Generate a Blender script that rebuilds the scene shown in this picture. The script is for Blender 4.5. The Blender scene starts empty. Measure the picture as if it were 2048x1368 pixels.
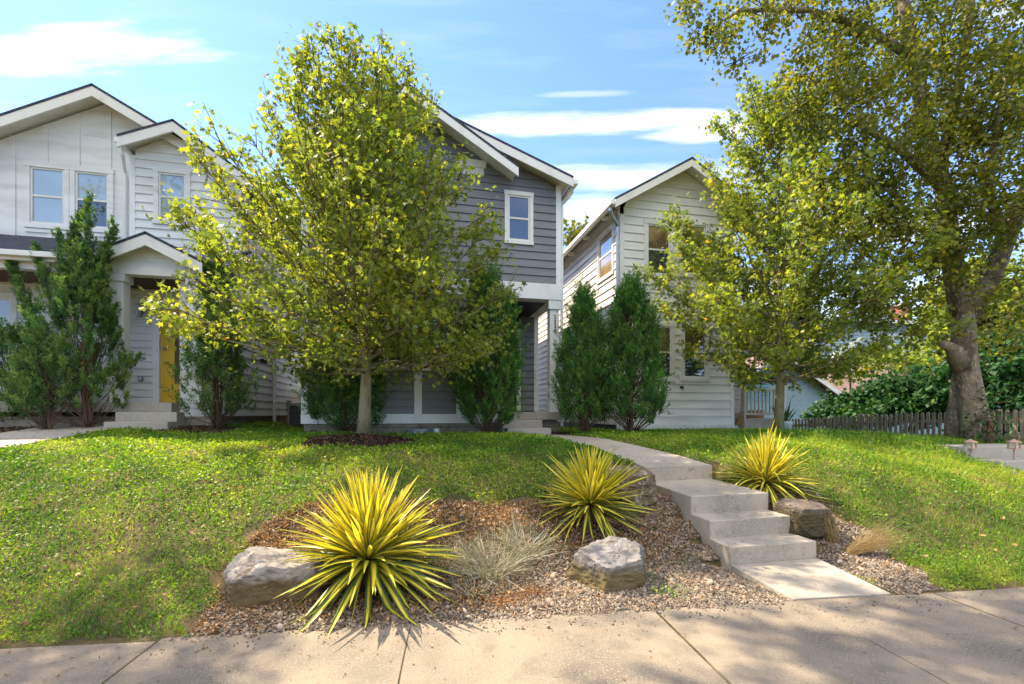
import bpy, math, random
import numpy as np
from math import radians, sin, cos, pi
from mathutils import Vector
S = bpy.context.scene
C = S.collection
random.seed(7)
RG = np.random.default_rng(11)
# ------------------------------------------------------------------ camera
EYE = 1.5
A = radians(12.5); ca, sa = cos(A), sin(A)
cam = bpy.data.cameras.new('camera'); co = bpy.data.objects.new('camera', cam); C.objects.link(co)
co.location = (0, 0, EYE); co.rotation_euler = (radians(90), 0, -A)
cam.sensor_width = 36; cam.lens = 900/2048*36; cam.shift_y = (828-684)/2048
cam.clip_start = .05; cam.clip_end = 2000
S.camera = co
# ------------------------------------------------------------------ light
SD = Vector((1, -.8, -1.6)).normalized()           # the way sunlight travels
s_el = math.asin(-SD.z); s_az = math.atan2(-SD.x, -SD.y)
W = bpy.data.worlds.new('World'); S.world = W; W.use_nodes = True
sl = bpy.data.lights.new('sun', 'SUN'); sl.energy = 4.8; sl.angle = radians(.55); sl.color = (1, .86, .64)
so = bpy.data.objects.new('sun', sl); C.objects.link(so)
so.rotation_euler = SD.to_track_quat('-Z', 'Y').to_euler()
S.view_settings.view_transform = 'Standard'; S.view_settings.look = 'None'
S.view_settings.exposure = 1.3; S.view_settings.gamma = 1
def build_world():
    nt = W.node_tree; N = nt.nodes; L = nt.links; N.clear()
    out = N.new('ShaderNodeOutputWorld'); bg = N.new('ShaderNodeBackground'); bg.inputs[1].default_value = .15
    sky = N.new('ShaderNodeTexSky'); sky.sky_type = 'NISHITA'; sky.sun_disc = False
    sky.sun_elevation = s_el; sky.sun_rotation = s_az; sky.air_density = 1.0; sky.dust_density = .1; sky.ozone_density = 2.2
    tc = N.new('ShaderNodeTexCoord')
    def dot(v):
        n = N.new('ShaderNodeVectorMath'); n.operation = 'DOT_PRODUCT'; L.new(tc.outputs['Generated'], n.inputs[0]); n.inputs[1].default_value = v; return n.outputs['Value']
    def m(op, a, b=None, clamp=False):
        n = N.new('ShaderNodeMath'); n.operation = op; n.use_clamp = clamp
        for i, x in enumerate((a, b)):
            if x is None: continue
            if isinstance(x, (int, float)): n.inputs[i].default_value = x
            else: L.new(x, n.inputs[i])
        return n.outputs[0]
    f = dot((sa, ca, 0)); r = dot((ca, -sa, 0)); z = dot((0, 0, 1))
    f2 = m('MAXIMUM', f, .05); X = m('DIVIDE', r, f2); Y = m('DIVIDE', z, f2)
    cmb = N.new('ShaderNodeCombineXYZ'); L.new(m('MULTIPLY', X, 2.2), cmb.inputs[0]); L.new(m('MULTIPLY', Y, 14), cmb.inputs[1])
    no = N.new('ShaderNodeTexNoise'); no.inputs['Scale'].default_value = 1.5; no.inputs['Detail'].default_value = 6; no.inputs['Roughness'].default_value = .55
    L.new(cmb.outputs[0], no.inputs['Vector'])
    nv = m('SUBTRACT', no.outputs['Fac'], .5)
    tot = None
    for cx, cy, w, h, g in ((-.98, .812, .34, .058, 1), (.17, .648, .36, .034, 1), (.46, .628, .2, .026, .9), (.3, .53, .3, .036, .75),
                            (.17, .452, .16, .04, .7), (.17, .712, .12, .01, .45), (.85, .42, .3, .05, .8), (.75, .25, .5, .08, .7), (-.6, .35, .3, .05, .6), (1.3,.9,.4,.05,.6)):
        a = m('DIVIDE', m('SUBTRACT', X, cx), w); b = m('DIVIDE', m('SUBTRACT', Y, m('ADD', cy, (cx and m('MULTIPLY', m('SUBTRACT', X, cx), .03)))), h)
        d = m('ADD', m('MULTIPLY', a, a), m('MULTIPLY', b, b))
        d = m('ADD', d, m('MULTIPLY', nv, 3.2))
        v = m('MULTIPLY', m('MULTIPLY', m('SUBTRACT', 1.05, d), 1.3, True), g)
        tot = v if tot is None else m('MAXIMUM', tot, v)
    tot = m('MULTIPLY', m('POWER', tot, 1.3), .9)
    # thin veil low down
    tot = m('MAXIMUM', tot, m('MULTIPLY', m('SUBTRACT', m('MULTIPLY', m('SUBTRACT', .5, z), .45, True), m('MULTIPLY', nv, .5)), .8, True))
    # bright broken cloud added unseen behind the camera, warm fill for the house fronts
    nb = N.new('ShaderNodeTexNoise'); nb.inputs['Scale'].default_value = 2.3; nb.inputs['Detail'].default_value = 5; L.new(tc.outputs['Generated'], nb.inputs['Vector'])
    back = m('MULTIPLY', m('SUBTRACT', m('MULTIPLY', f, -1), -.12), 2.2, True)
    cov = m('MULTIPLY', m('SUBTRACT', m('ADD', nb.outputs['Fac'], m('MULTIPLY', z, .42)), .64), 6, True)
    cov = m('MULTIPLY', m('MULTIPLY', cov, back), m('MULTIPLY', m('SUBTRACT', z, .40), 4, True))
    tint = N.new('ShaderNodeMix'); tint.data_type = 'RGBA'; tint.blend_type = 'MULTIPLY'; tint.inputs[0].default_value = 1; L.new(sky.outputs[0], tint.inputs[6]); tint.inputs[7].default_value = (.80, .87, 1.04, 1)
    mix = N.new('ShaderNodeMix'); mix.data_type = 'RGBA'; L.new(tot, mix.inputs[0])
    L.new(tint.outputs[2], mix.inputs[6]); mix.inputs[7].default_value = (3.9, 4.0, 4.25, 1)
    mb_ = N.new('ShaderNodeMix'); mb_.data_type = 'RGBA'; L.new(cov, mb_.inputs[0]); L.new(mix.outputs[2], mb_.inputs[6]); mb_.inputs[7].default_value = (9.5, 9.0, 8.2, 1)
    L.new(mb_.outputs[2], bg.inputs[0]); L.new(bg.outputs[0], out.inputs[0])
build_world()
# ------------------------------------------------------------------ pixel rays to places in the world
def ray(px, py):
    X = (px-1024)/900; return np.array((X*ca+sa, ca-X*sa, (828-py)/900))
def P(px, py, v=None, u=None, Z=None):
    d = ray(px, py)
    t = v/d[1] if v is not None else (u/d[0] if u is not None else Z)
    return Vector((d[0]*t, d[1]*t, EYE+d[2]*t))
SL, SR = 3.0, 4.0
def vedge(u): return 3.19-.089*(u-1.3)
PS = ([-50, 0, .25, .78, 1.1, 1.45, 2.4, 3.5, 5, 7.5, 14, 60], [0, 0, .03, .17, .3, .47, .8, 1.0, 1.1, 1.03, 1.0, 1.0])
PB = ([-50, 0, .2, .75, 1.05, 1.4, 2.35, 3.2, 5, 7.5, 14, 60], [0, 0, .012, .03, .15, .33, .74, .93, 1.06, 1.03, 1.0, 1.0])
def path_z(v): return np.interp(v, [5.41, 6.0, 6.8, 8.01, 12], [.80, .87, .94, 1.035, 1.035])
def gz(u, v):
    u = np.asarray(u, float); v = np.asarray(v, float)
    s = v-vedge(u)
    z = (np.interp(s-.12, *PS)+np.interp(s+.12, *PS)+np.interp(s, *PS))/3
    z2 = (np.interp(s-.06, *PB)+np.interp(s+.06, *PB)+np.interp(s, *PB))/3
    w = np.clip((u+1.2)/1.6, 0, 1)*np.clip((7-u)/2, 0, 1); w = w*w*(3-2*w); z = z*(1-w)+z2*w
    wl_ = np.clip((-2.0-u)/2.2, 0, 1); wl_ = wl_*wl_*(3-2*wl_); z = z+wl_*np.interp(s, [0, 3.0, 5, 6.4, 9, 60], [0, 0, .01, .19, .22, .1])
    t = np.clip((u-8)/4, 0, 1); z = z-.2*(t*t*(3-2*t))*np.clip(z, 0, 1)
    z = z-.3*np.clip((v-9)/6, 0, 1)*np.clip((u-10)/3, 0, 1)
    b = .018*np.sin(u*2.1+v*1.3)+.014*np.sin(u*4.3-v*3.7+1)
    z = z+b*np.clip(s*1.2, 0, 1)*np.clip((9-v)/2, .2, 1)
    t = np.clip((v-5.41)/4.3, 0, 1); l = SL-.66*t**1.2; r = SR-.74*t**1.2
    pz = np.where(v > 5.6, path_z(v)-.03, np.where(v > 4.55, .5, np.where(v > 4.22, .3, np.where(v > 3.92, .12, -.02))))
    dd = np.maximum(np.maximum(l-.04-u, u-r-.04), 0)
    z = z-.17*np.clip((u-6.4)/2.2, 0, 1)*np.clip((6.3-v)/1.0, 0, 1)*np.clip(z, 0, 1)
    cu = np.clip((u-8.75)/.25, 0, 1); cv = np.clip((5.62-v)/.08, 0, 1)*np.clip((v-2.7)/.4, 0, 1); z = z-cu*cv*np.clip(z-.25, 0, .5)*.95
    k = np.clip(1-dd/.25, 0, 1)
    lowered = np.minimum(z, pz+dd*.12); z = np.where((v > 2.9) & (v < 9.9), z*(1-k)+lowered*k, z)
    return z
def G(px, py):
    d = ray(px, py); t = .5; st = .02
    while t < 60:
        p = d*t
        if EYE+p[2] < float(gz(p[0], p[1])): break
        t += st
    p = d*t; return Vector((p[0], p[1], float(gz(p[0], p[1]))))
def inpoly(x, y, poly):
    n = len(poly); c = np.zeros(len(x), bool); j = n-1
    for i in range(n):
        xi, yi = poly[i][0], poly[i][1]; xj, yj = poly[j][0], poly[j][1]
        c ^= ((yi > y) != (yj > y)) & (x < (xj-xi)*(y-yi)/(yj-yi+1e-12)+xi); j = i
    return c
# ------------------------------------------------------------------ materials
def mat(name, col, rough=.7, spec=.3, noise=None, bump=0, bscale=40, metal=0):
    """noise: list of (scale, colour2, lo, hi) layered by a ramp over object-space noise."""
    M = bpy.data.materials.new(name); M.use_nodes = True; nt = M.node_tree; N = nt.nodes; L = nt.links
    b = N['Principled BSDF']; b.inputs['Roughness'].default_value = rough; b.inputs['Specular IOR Level'].default_value = spec; b.inputs['Metallic'].default_value = metal
    geo = N.new('ShaderNodeNewGeometry')
    cur = None
    for (sc, c2, lo, hi) in (noise or []):
        n = N.new('ShaderNodeTexNoise'); n.inputs['Detail'].default_value = 6
        if isinstance(sc, tuple):
            mp = N.new('ShaderNodeMapping'); mp.inputs['Scale'].default_value = sc; L.new(geo.outputs['Position'], mp.inputs[0]); L.new(mp.outputs[0], n.inputs['Vector']); n.inputs['Scale'].default_value = 1
        else:
            n.inputs['Scale'].default_value = sc; L.new(geo.outputs['Position'], n.inputs['Vector'])
        mr = N.new('ShaderNodeMapRange'); mr.inputs[1].default_value = lo; mr.inputs[2].default_value = hi; L.new(n.outputs['Fac'], mr.inputs[0])
        mx = N.new('ShaderNodeMix'); mx.data_type = 'RGBA'; L.new(mr.outputs[0], mx.inputs[0])
        if cur is None: mx.inputs[6].default_value = (*col, 1)
        else: L.new(cur, mx.inputs[6])
        mx.inputs[7].default_value = (*c2, 1); cur = mx.outputs[2]
    if cur is None: b.inputs['Base Color'].default_value = (*col, 1)
    else: L.new(cur, b.inputs['Base Color'])
    if bump:
        n = N.new('ShaderNodeTexNoise'); n.inputs['Scale'].default_value = bscale; n.inputs['Detail'].default_value = 8; n.inputs['Roughness'].default_value = .65
        L.new(geo.outputs['Position'], n.inputs['Vector'])
        bp = N.new('ShaderNodeBump'); bp.inputs['Distance'].default_value = bump; bp.inputs['Strength'].default_value = 1; L.new(n.outputs['Fac'], bp.inputs['Height']); L.new(bp.outputs[0], b.inputs['Normal'])
    return M
def leafmat(name, stops, trans=.45, rough=.45, spec=.4, tcol=None):
    """stops: [(pos, colour)] over the per-leaf attribute 'r'."""
    M = bpy.data.materials.new(name); M.use_nodes = True; nt = M.node_tree; N = nt.nodes; L = nt.links
    b = N['Principled BSDF']; b.inputs['Roughness'].default_value = rough; b.inputs['Specular IOR Level'].default_value = spec
    at = N.new('ShaderNodeAttribute'); at.attribute_name = 'r'
    cr = N.new('ShaderNodeValToRGB'); e = cr.color_ramp.elements
    while len(e) > 1: e.remove(e[-1])
    e[0].position = stops[0][0]; e[0].color = (*stops[0][1], 1)
    for p, c in stops[1:]: k = e.new(p); k.color = (*c, 1)
    L.new(at.outputs['Fac'], cr.inputs[0]); L.new(cr.outputs[0], b.inputs['Base Color'])
    if trans > 0:
        t = N.new('ShaderNodeBsdfTranslucent'); mx = N.new('ShaderNodeMixShader'); mx.inputs[0].default_value = trans
        g = N.new('ShaderNodeMix'); g.data_type = 'RGBA'; g.blend_type = 'MULTIPLY'; g.inputs[0].default_value = 1
        L.new(cr.outputs[0], g.inputs[6]); g.inputs[7].default_value = (*(tcol or (2.1, 1.9, .9)), 1)
        L.new(g.outputs[2], t.inputs[0]); L.new(b.outputs[0], mx.inputs[1]); L.new(t.outputs[0], mx.inputs[2]); L.new(mx.outputs[0], N['Material Output'].inputs[0])
    return M
M = {}
M['white'] = mat('white_paint', (.80, .80, .77), .5, .35, [((3, 3, .6), (.62, .61, .56), .5, .8), (30, (.55, .53, .47), .66, .8)], .0006, 60)
M['cream'] = mat('cream_fascia', (.76, .74, .68), .5, .35, [((3, 3, 3), (.6, .56, .48), .55, .8)])
M['side_l'] = mat('white_siding', (.78, .78, .75), .55, .3, [((.9, .9, 5), (.58, .57, .52), .45, .8), (14, (.50, .48, .42), .68, .85)], .0008, 90)
M['side_r'] = mat('ivory_siding', (.77, .74, .68), .55, .3, [((.9, .9, 5), (.6, .55, .49), .45, .8), (12, (.5, .44, .38), .66, .85)], .0008, 90)
M['side_g'] = mat('grey_siding', (.20, .20, .212), .5, .35, [((1.2, 1.2, 7), (.165, .166, .175), .4, .75), (16, (.21, .22, .24), .62, .85)], .0008, 90)
M['shingle'] = mat('asphalt_shingle', (.045, .05, .065), .9, .2, [(18, (.10, .105, .125), .4, .65)], .004, 70)
M['shingle_b'] = mat('brown_shingle', (.20, .13, .105), .9, .2, [(14, (.30, .21, .18), .4, .65)], .004, 70)
M['ceil'] = mat('brown_porch_ceiling', (.09, .045, .035), .6)
M['conc'] = mat('old_concrete', (.40, .355, .30), .85, .2, [(2.2, (.30, .265, .225), .4, .72), (60, (.52, .47, .40), .5, .75), (11, (.22, .19, .16), .62, .8)], .002, 130)
M['walk'] = mat('sidewalk_concrete', (.27, .215, .158), .85, .2, [(1.3, (.17, .142, .11), .42, .64), (75, (.335, .275, .21), .5, .72), (170, (.12, .10, .08), .6, .72), (5, (.17, .145, .11), .55, .78), (14, (.15, .13, .10), .62, .8)], .0022, 150)
M['step'] = mat('step_concrete', (.40, .34, .27), .8, .2, [(1.6, (.27, .235, .19), .42, .68), (70, (.46, .41, .345), .5, .75), (9, (.2, .17, .13), .58, .76), (28, (.17, .14, .11), .66, .8)], .001, 140)
M['block'] = mat('foundation_block', (.30, .26, .21), .9, .2, [(6, (.2, .16, .12), .45, .7), (50, (.4, .35, .28), .5, .75)], .003, 90)
M['soil'] = mat('soil', (.13, .095, .045), .95, .1, [(3, (.05, .055, .02), .4, .6), (30, (.13, .09, .055), .5, .7)], .01, 40)
M['bark'] = mat('maple_bark', (.27, .22, .13), .9, .15, [((14, 14, 4), (.16, .12, .07), .42, .66), (5, (.22, .23, .1), .5, .7), ((60, 60, 20), (.36, .3, .2), .55, .75)], .006, 45)
M['twig'] = mat('twig_bark', (.10, .065, .04), .9, .1)
M['bigbark'] = mat('elm_bark', (.27, .21, .14), .9, .15, [((5, 5, 2.0), (.13, .10, .07), .44, .60), (2.2, (.24, .25, .12), .55, .72), ((26, 26, 10), (.48, .42, .33), .55, .75)], .06, 11)
M['jbark'] = mat('juniper_bark', (.12, .075, .05), .9, .1)
M['rock'] = mat('sandstone', (.40, .355, .31), .9, .15, [(3.2, (.30, .255, .215), .42, .66), (9, (.52, .47, .42), .5, .72), ((6, 6, 16), (.20, .15, .10), .62, .74), (40, (.5, .44, .38), .6, .8)], .014, 16)
M['rockm'] = mat('mossy_sandstone', (.15, .11, .065), .9, .15, [(4, (.14, .12, .045), .42, .62), (14, (.38, .33, .26), .5, .7), (40, (.09, .07, .04), .6, .8)], .016, 16)
M['wood'] = mat('weathered_wood', (.38, .29, .215), .85, .15, [((60, 60, 3), (.15, .115, .09), .4, .65), (5, (.34, .28, .24), .5, .75)], .002, 60)
M['wood2'] = mat('tan_wood', (.42, .25, .14), .8, .15, [((50, 50, 3), (.3, .17, .09), .4, .65)])
M['yellow'] = mat('yellow_paint', (.80, .52, .05), .4, .4, [(4, (.72, .45, .04), .4, .7)])
M['metal'] = mat('grey_metal', (.30, .30, .30), .4, .5, metal=.6)
M['rail'] = mat('tan_railing_paint', (.46, .40, .32), .6)
M['galv'] = mat('galvanised_steel', (.5, .53, .55), .35, .5, [(8, (.38, .4, .42), .4, .7)], metal=.7)
M['dark'] = mat('dark_plastic', (.03, .03, .033), .5, .4)
M['acm'] = mat('condenser_paint', (.16, .165, .18), .5, .4)
M['bluew'] = mat('teal_painted_brick', (.25, .36, .40), .8, .2, [(7, (.30, .42, .45), .4, .7)], .003, 60)
M['bluec'] = mat('blue_grey_siding', (.36, .44, .50), .7, .2)
M['red'] = mat('red_brick', (.35, .12, .08), .9, .2, [(20, (.25, .1, .07), .4, .7)])
M['mulch'] = mat('dark_mulch_soil', (.045, .028, .02), .95, .1, [(25, (.09, .055, .035), .45, .7)], .012, 60)
M['terra'] = mat('pagoda_copper', (.42, .27, .19), .45, .5, metal=.2)
def glass(name, col, col2=None, rough=.03):
    m = mat(name, col, rough, 1.0, [((1.2, 1.2, 1.2), col2, .42, .58)] if col2 else None)
    m.node_tree.nodes['Principled BSDF'].inputs['Coat Weight'].default_value = 1; m.node_tree.nodes['Principled BSDF'].inputs['Coat IOR'].default_value = 1.9
    m.node_tree.nodes['Principled BSDF'].inputs['Coat Roughness'].default_value = .015
    return m
M['glass'] = glass('window_glass', (.03, .04, .05))
M['glassb'] = glass('blind_behind_glass', (.40, .50, .56), (.33, .42, .46))
M['glasst'] = glass('tan_shade_behind_glass', (.12, .075, .035), (.36, .25, .12))
# brick and shingle courses
def brickify(m, bw, rh, c1, c2, mortar, msz=.01, rot=False):
    nt = m.node_tree; N = nt.nodes; L = nt.links
    geo = N.new('ShaderNodeNewGeometry'); sp = N.new('ShaderNodeSeparateXYZ'); cb = N.new('ShaderNodeCombineXYZ'); L.new(geo.outputs['Position'], sp.inputs[0])
    ad = N.new('ShaderNodeMath'); ad.operation = 'ADD'; L.new(sp.outputs[0], ad.inputs[0]); L.new(sp.outputs[1], ad.inputs[1])
    L.new(ad.outputs[0], cb.inputs[0]); L.new(sp.outputs[2], cb.inputs[1])
    br = N.new('ShaderNodeTexBrick'); br.inputs['Scale'].default_value = 1; br.inputs['Brick Width'].default_value = bw; br.inputs['Row Height'].default_value = rh; br.inputs['Mortar Size'].default_value = msz
    br.inputs['Color1'].default_value = (*c1, 1); br.inputs['Color2'].default_value = (*c2, 1); br.inputs['Mortar'].default_value = (*mortar, 1)
    L.new(cb.outputs[0], br.inputs['Vector'])
    mx = N.new('ShaderNodeMix'); mx.data_type = 'RGBA'; mx.blend_type = 'MULTIPLY'; mx.inputs[0].default_value = .85
    b = N['Principled BSDF']; lk = b.inputs['Base Color'].links
    if lk: L.new(lk[0].from_socket, mx.inputs[6])
    else: mx.inputs[6].default_value = b.inputs['Base Color'].default_value
    L.new(br.outputs['Color'], mx.inputs[7]); L.new(mx.outputs[2], b.inputs['Base Color'])
brickify(M['shingle'], .3, .07, (1, 1, 1), (.7, .72, .78), (.3, .3, .3), .006)
brickify(M['shingle_b'], .3, .07, (1, 1, 1), (.8, .75, .72), (.5, .45, .42), .006)
brickify(M['block'], .4, .2, (1, 1, 1), (.85, .8, .75), (.6, .55, .5), .012)
brickify(M['bluew'], .22, .075, (1, 1, 1), (.93, .95, .96), (.75, .78, .8), .01)
brickify(M['red'], .22, .075, (1, 1, 1), (.8, .75, .7), (1.4, 1.6, 1.6), .01)
# ------------------------------------------------------------------ objects
def tag(o, label=None, cat=None, group=None, kind=None):
    if label: o['label'] = label
    if cat: o['category'] = cat
    if group: o['group'] = group
    if kind: o['kind'] = kind
    return o
def thing(name, loc, label, cat, group=None):
    o = bpy.data.objects.new(name, None); C.objects.link(o); o.location = loc; o.empty_display_size = .2
    return tag(o, label, cat, group)
def origin(parent):
    p = Vector((0, 0, 0))
    while parent is not None: p = p+parent.location; parent = parent.parent
    return p
def link(name, me, m, parent=None):
    if m is not None: me.materials.append(m)
    o = bpy.data.objects.new(name, me); C.objects.link(o)
    if parent is not None:
        o.parent = parent; me.transform(__import__('mathutils').Matrix.Translation(-origin(parent)))
    return o
class MB:
    def __init__(s): s.v = []; s.f = []
    def add(s, vs, fs):
        k = len(s.v); s.v += [tuple(x) for x in vs]; s.f += [tuple(i+k for i in f) for f in fs]; return s
    def hexa(s, b, t):
        return s.add(list(b)+list(t), [(3, 2, 1, 0), (4, 5, 6, 7), (0, 1, 5, 4), (1, 2, 6, 5), (2, 3, 7, 6), (3, 0, 4, 7)])
    def box(s, x0, x1, y0, y1, z0, z1):
        return s.hexa([(x0, y0, z0), (x1, y0, z0), (x1, y1, z0), (x0, y1, z0)], [(x0, y0, z1), (x1, y0, z1), (x1, y1, z1), (x0, y1, z1)])
    def wb(s, w, s0, s1, f0, f1, z0, z1):
        """box in wall coordinates: along s, out of the wall f"""
        q = lambda a, f, z: w.pt(a, f, z)
        return s.hexa([q(s0, f1, z0), q(s1, f1, z0), q(s1, f0, z0), q(s0, f0, z0)], [q(s0, f1, z1), q(s1, f1, z1), q(s1, f0, z1), q(s0, f0, z1)])
    def beam(s, p, q, w, h, drop=1):
        p = Vector(p); q = Vector(q); d = (q-p).normalized(); r = d.cross(Vector((0, 0, 1))).normalized()*(w/2); u = Vector((0, 0, h))
        if drop: p = p-u; q = q-u
        return s.hexa([p-r, q-r, q+r, p+r], [p-r+u, q-r+u, q+r+u, p+r+u])
    def slab(s, pts, t, up=None):
        pts = [Vector(p) for p in pts]; n = (pts[1]-pts[0]).cross(pts[2]-pts[0]).normalized()
        if n.z < 0: pts = pts[::-1]; n = -n
        return s.hexa([p-n*t for p in pts], pts)
    def tube(s, pts, rad, n=7, cap=True):
        pts = [Vector(p) for p in pts]; k0 = len(s.v); N_ = len(pts)
        if isinstance(rad, (int, float)): rad = [rad]*N_
        prev = None
        for i, p in enumerate(pts):
            d = (pts[min(i+1, N_-1)]-pts[max(i-1, 0)]).normalized()
            a = prev-d*prev.dot(d) if prev is not None else None
            if a is None or a.length < .05: a = d.cross(Vector((0, 0, 1)) if abs(d.z) < .9 else Vector((1, 0, 0)))
            a.normalize(); prev = a; b = d.cross(a)
            for j in range(n):
                t = 2*pi*j/n; s.v.append(tuple(p+(a*cos(t)+b*sin(t))*rad[i]))
        for i in range(N_-1):
            for j in range(n):
                j2 = (j+1) % n; s.f.append((k0+i*n+j, k0+i*n+j2, k0+(i+1)*n+j2, k0+(i+1)*n+j))
        if cap: s.f.append(tuple(k0+j for j in range(n))[::-1]); s.f.append(tuple(k0+(N_-1)*n+j for j in range(n)))
        return s
    def lathe(s, c, prof, n=20):
        k0 = len(s.v)
        for r, z in prof:
            for j in range(n): t = 2*pi*j/n; s.v.append((c[0]+r*cos(t), c[1]+r*sin(t), c[2]+z))
        for i in range(len(prof)-1):
            for j in range(n): j2 = (j+1) % n; s.f.append((k0+i*n+j, k0+i*n+j2, k0+(i+1)*n+j2, k0+(i+1)*n+j))
        s.f.append(tuple(k0+j for j in range(n))[::-1]); s.f.append(tuple(k0+(len(prof)-1)*n+j for j in range(n)))
        return s
    def each(s, name, m, parent=None, bevel=0):
        """every box of this builder as its own part"""
        for k in range(0, len(s.v), 8):
            q = MB(); q.v = s.v[k:k+8]; q.f = [tuple(i-k for i in f) for f in s.f if k <= f[0] < k+8]; o = q.build(name, m, parent, bevel=bevel)
        return o
    def build(s, name, m, parent=None, smooth=False, bevel=0):
        me = bpy.data.meshes.new(name); me.from_pydata(s.v, [], s.f); me.update()
        if smooth: me.polygons.foreach_set('use_smooth', [True]*len(me.polygons))
        o = link(name, me, m, parent)
        if bevel:
            b = o.modifiers.new('bevel', 'BEVEL'); b.width = bevel; b.segments = 2; b.limit_method = 'ANGLE'
        return o
def npmesh(name, V, F, m, parent=None, r=None, smooth=False, uv=None, uniform=None):
    """V (n,3) array; F (m,k) array of equal polygons; r per-face attribute"""
    me = bpy.data.meshes.new(name); F = np.asarray(F, np.int32); k = F.shape[1]
    me.vertices.add(len(V)); me.vertices.foreach_set('co', np.asarray(V, np.float32).ravel())
    me.loops.add(F.size); me.loops.foreach_set('vertex_index', F.ravel())
    me.polygons.add(len(F)); me.polygons.foreach_set('loop_start', np.arange(0, F.size, k, dtype=np.int32))
    if smooth: me.polygons.foreach_set('use_smooth', np.ones(len(F), bool))
    if r is not None:
        a = me.attributes.new('r', 'FLOAT', 'FACE'); a.data.foreach_set('value', np.asarray(r, np.float32))
    if uv is not None:
        l = me.uv_layers.new(name='UVMap'); l.data.foreach_set('uv', np.asarray(uv, np.float32)[F.ravel()].ravel())
    me.update(); me.validate()
    return link(name, me, m, parent)
def nrm(a): return a/np.maximum(np.linalg.norm(a, axis=-1, keepdims=True), 1e-9)
def cloud(pos, axis, nor, ln, wd, tv, tf, rr=None):
    """place a flat template (x across, y along the axis, z out) at every position"""
    n = len(pos); y = nrm(axis); x = nrm(np.cross(y, nor)); z = np.cross(x, y)
    tv = np.asarray(tv, float); tf = np.asarray(tf)
    V = (pos[:, None, :]+x[:, None, :]*(tv[None, :, 0:1]*wd[:, None, None])+y[:, None, :]*(tv[None, :, 1:2]*ln[:, None, None])+z[:, None, :]*(tv[None, :, 2:3]*ln[:, None, None]))
    F = (tf[None]+(np.arange(n)*len(tv))[:, None, None]).reshape(-1, tf.shape[1])
    R = RG.random(n) if rr is None else rr
    return V.reshape(-1, 3), F, np.repeat(R, len(tf))
MAPLE = ([(0, 0, 0), (.44, .10, .04), (.2, .30, .01), (.60, .62, -.10), (.17, .62, .02), (0, 1.08, -.12), (-.17, .62, .02), (-.60, .62, -.06), (-.2, .30, .01), (-.44, .10, .04), (0, .38, -.02)],
         [(0, 1, 2, 10), (10, 2, 3, 4), (10, 4, 5, 6), (10, 6, 7, 8), (10, 8, 9, 0)])
OVAL = ([(0, 0, 0), (.5, .45, .06), (0, 1, -.05), (-.5, .45, .06)], [(0, 1, 2), (0, 2, 3)])
DIAM = ([(0, 0, 0), (.5, .4, 0), (0, 1, .08), (-.5, .4, 0)], [(0, 1, 2, 3)])
BLADE = ([(-.5, 0, 0), (.5, 0, 0), (.1, 1, .25)], [(0, 1, 2)])
def rv(n): return nrm(RG.normal(size=(n, 3)))
# ------------------------------------------------------------------ ground, pavement, paths
def build_ground():
    us = np.concatenate([np.linspace(-200, -14, 16), np.arange(-13.5, 2.4, .13), np.arange(2.4, 4.6, .045), np.arange(4.65, 15, .13), np.linspace(15.5, 30, 20), np.linspace(34, 260, 18)])
    vs = np.concatenate([np.linspace(-150, -4, 10), np.arange(-3.5, 2.4, .5), np.arange(2.5, 5.8, .05), np.arange(5.85, 12, .12), np.linspace(12.4, 30, 24), np.linspace(34, 420, 20)])
    U, Vv = np.meshgrid(us, vs); Z = gz(U, Vv)
    Z = Z-.006; Z[Vv < 2.4] -= .03
    V = np.stack([U, Vv, Z], -1).reshape(-1, 3); nx = len(us); ny = len(vs)
    i = (np.arange(ny-1)[:, None]*nx+np.arange(nx-1)[None]).ravel()
    o = npmesh('ground', V, np.stack([i, i+1, i+nx+1, i+nx], 1), M['soil'], smooth=True); tag(o, kind='structure')
build_ground()
# pavement slabs: direction along the kerb
pd = Vector((1, -.089, 0)).normalized(); pn = Vector((-pd.y, pd.x, 0))      # pn points towards the houses
p0 = Vector((0, vedge(0), 0))
def pv(a, b, z=0): return p0+pd*a+pn*b+Vector((0, 0, z))
mb = MB(); mg = MB()
joints = [-14, -12.3, -10.6, -8.9, -7.2, -5.3, -3.75, -1.93]
for px, py in ((225, 1368), (835, 1368), (1310, 1232), (1596, 1207), (1880, 1190)):
    pass
jx = []
for (a, b) in (((295, 1290), (225, 1368)), ((807, 1265), (835, 1368)), ((1310, 1232), (1480, 1345)), ((1596, 1207), (1843, 1321)), ((1880, 1190), (2048, 1250))):
    q = [np.array(ray(*p)) for p in (a, b)]; q = [Vector((x[0], x[1], 0))*(EYE/-x[2]) for x in q]
    jx.append([(p-p0).dot(pd) for p in q]+[(p-p0).dot(pn) for p in q])
edges = []
for j in jx: edges.append(j[0]+(j[1]-j[0])*.25)
edges = sorted(edges); lo = edges[0]; hi = edges[-1]
edges = [lo-1.45*k for k in range(9, 0, -1)]+edges+[hi+1.4*k for k in range(1, 16)]
random.seed(3)
for a, b in zip(edges[:-1], edges[1:]):
    g = .007; t1, t2 = random.uniform(-.003, .003), random.uniform(-.003, .003); wv = random.uniform(-.01, .01)
    q = [pv(a+g, -1.75, t1), pv(b-g, -1.75, t2), pv(b-g+wv, .0, t2), pv(a+g+wv, .0, t1)]
    mb.hexa([x-Vector((0, 0, .1)) for x in q], q)
tag(mb.build('sidewalk', M['walk'], bevel=.006), kind='structure')
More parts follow.
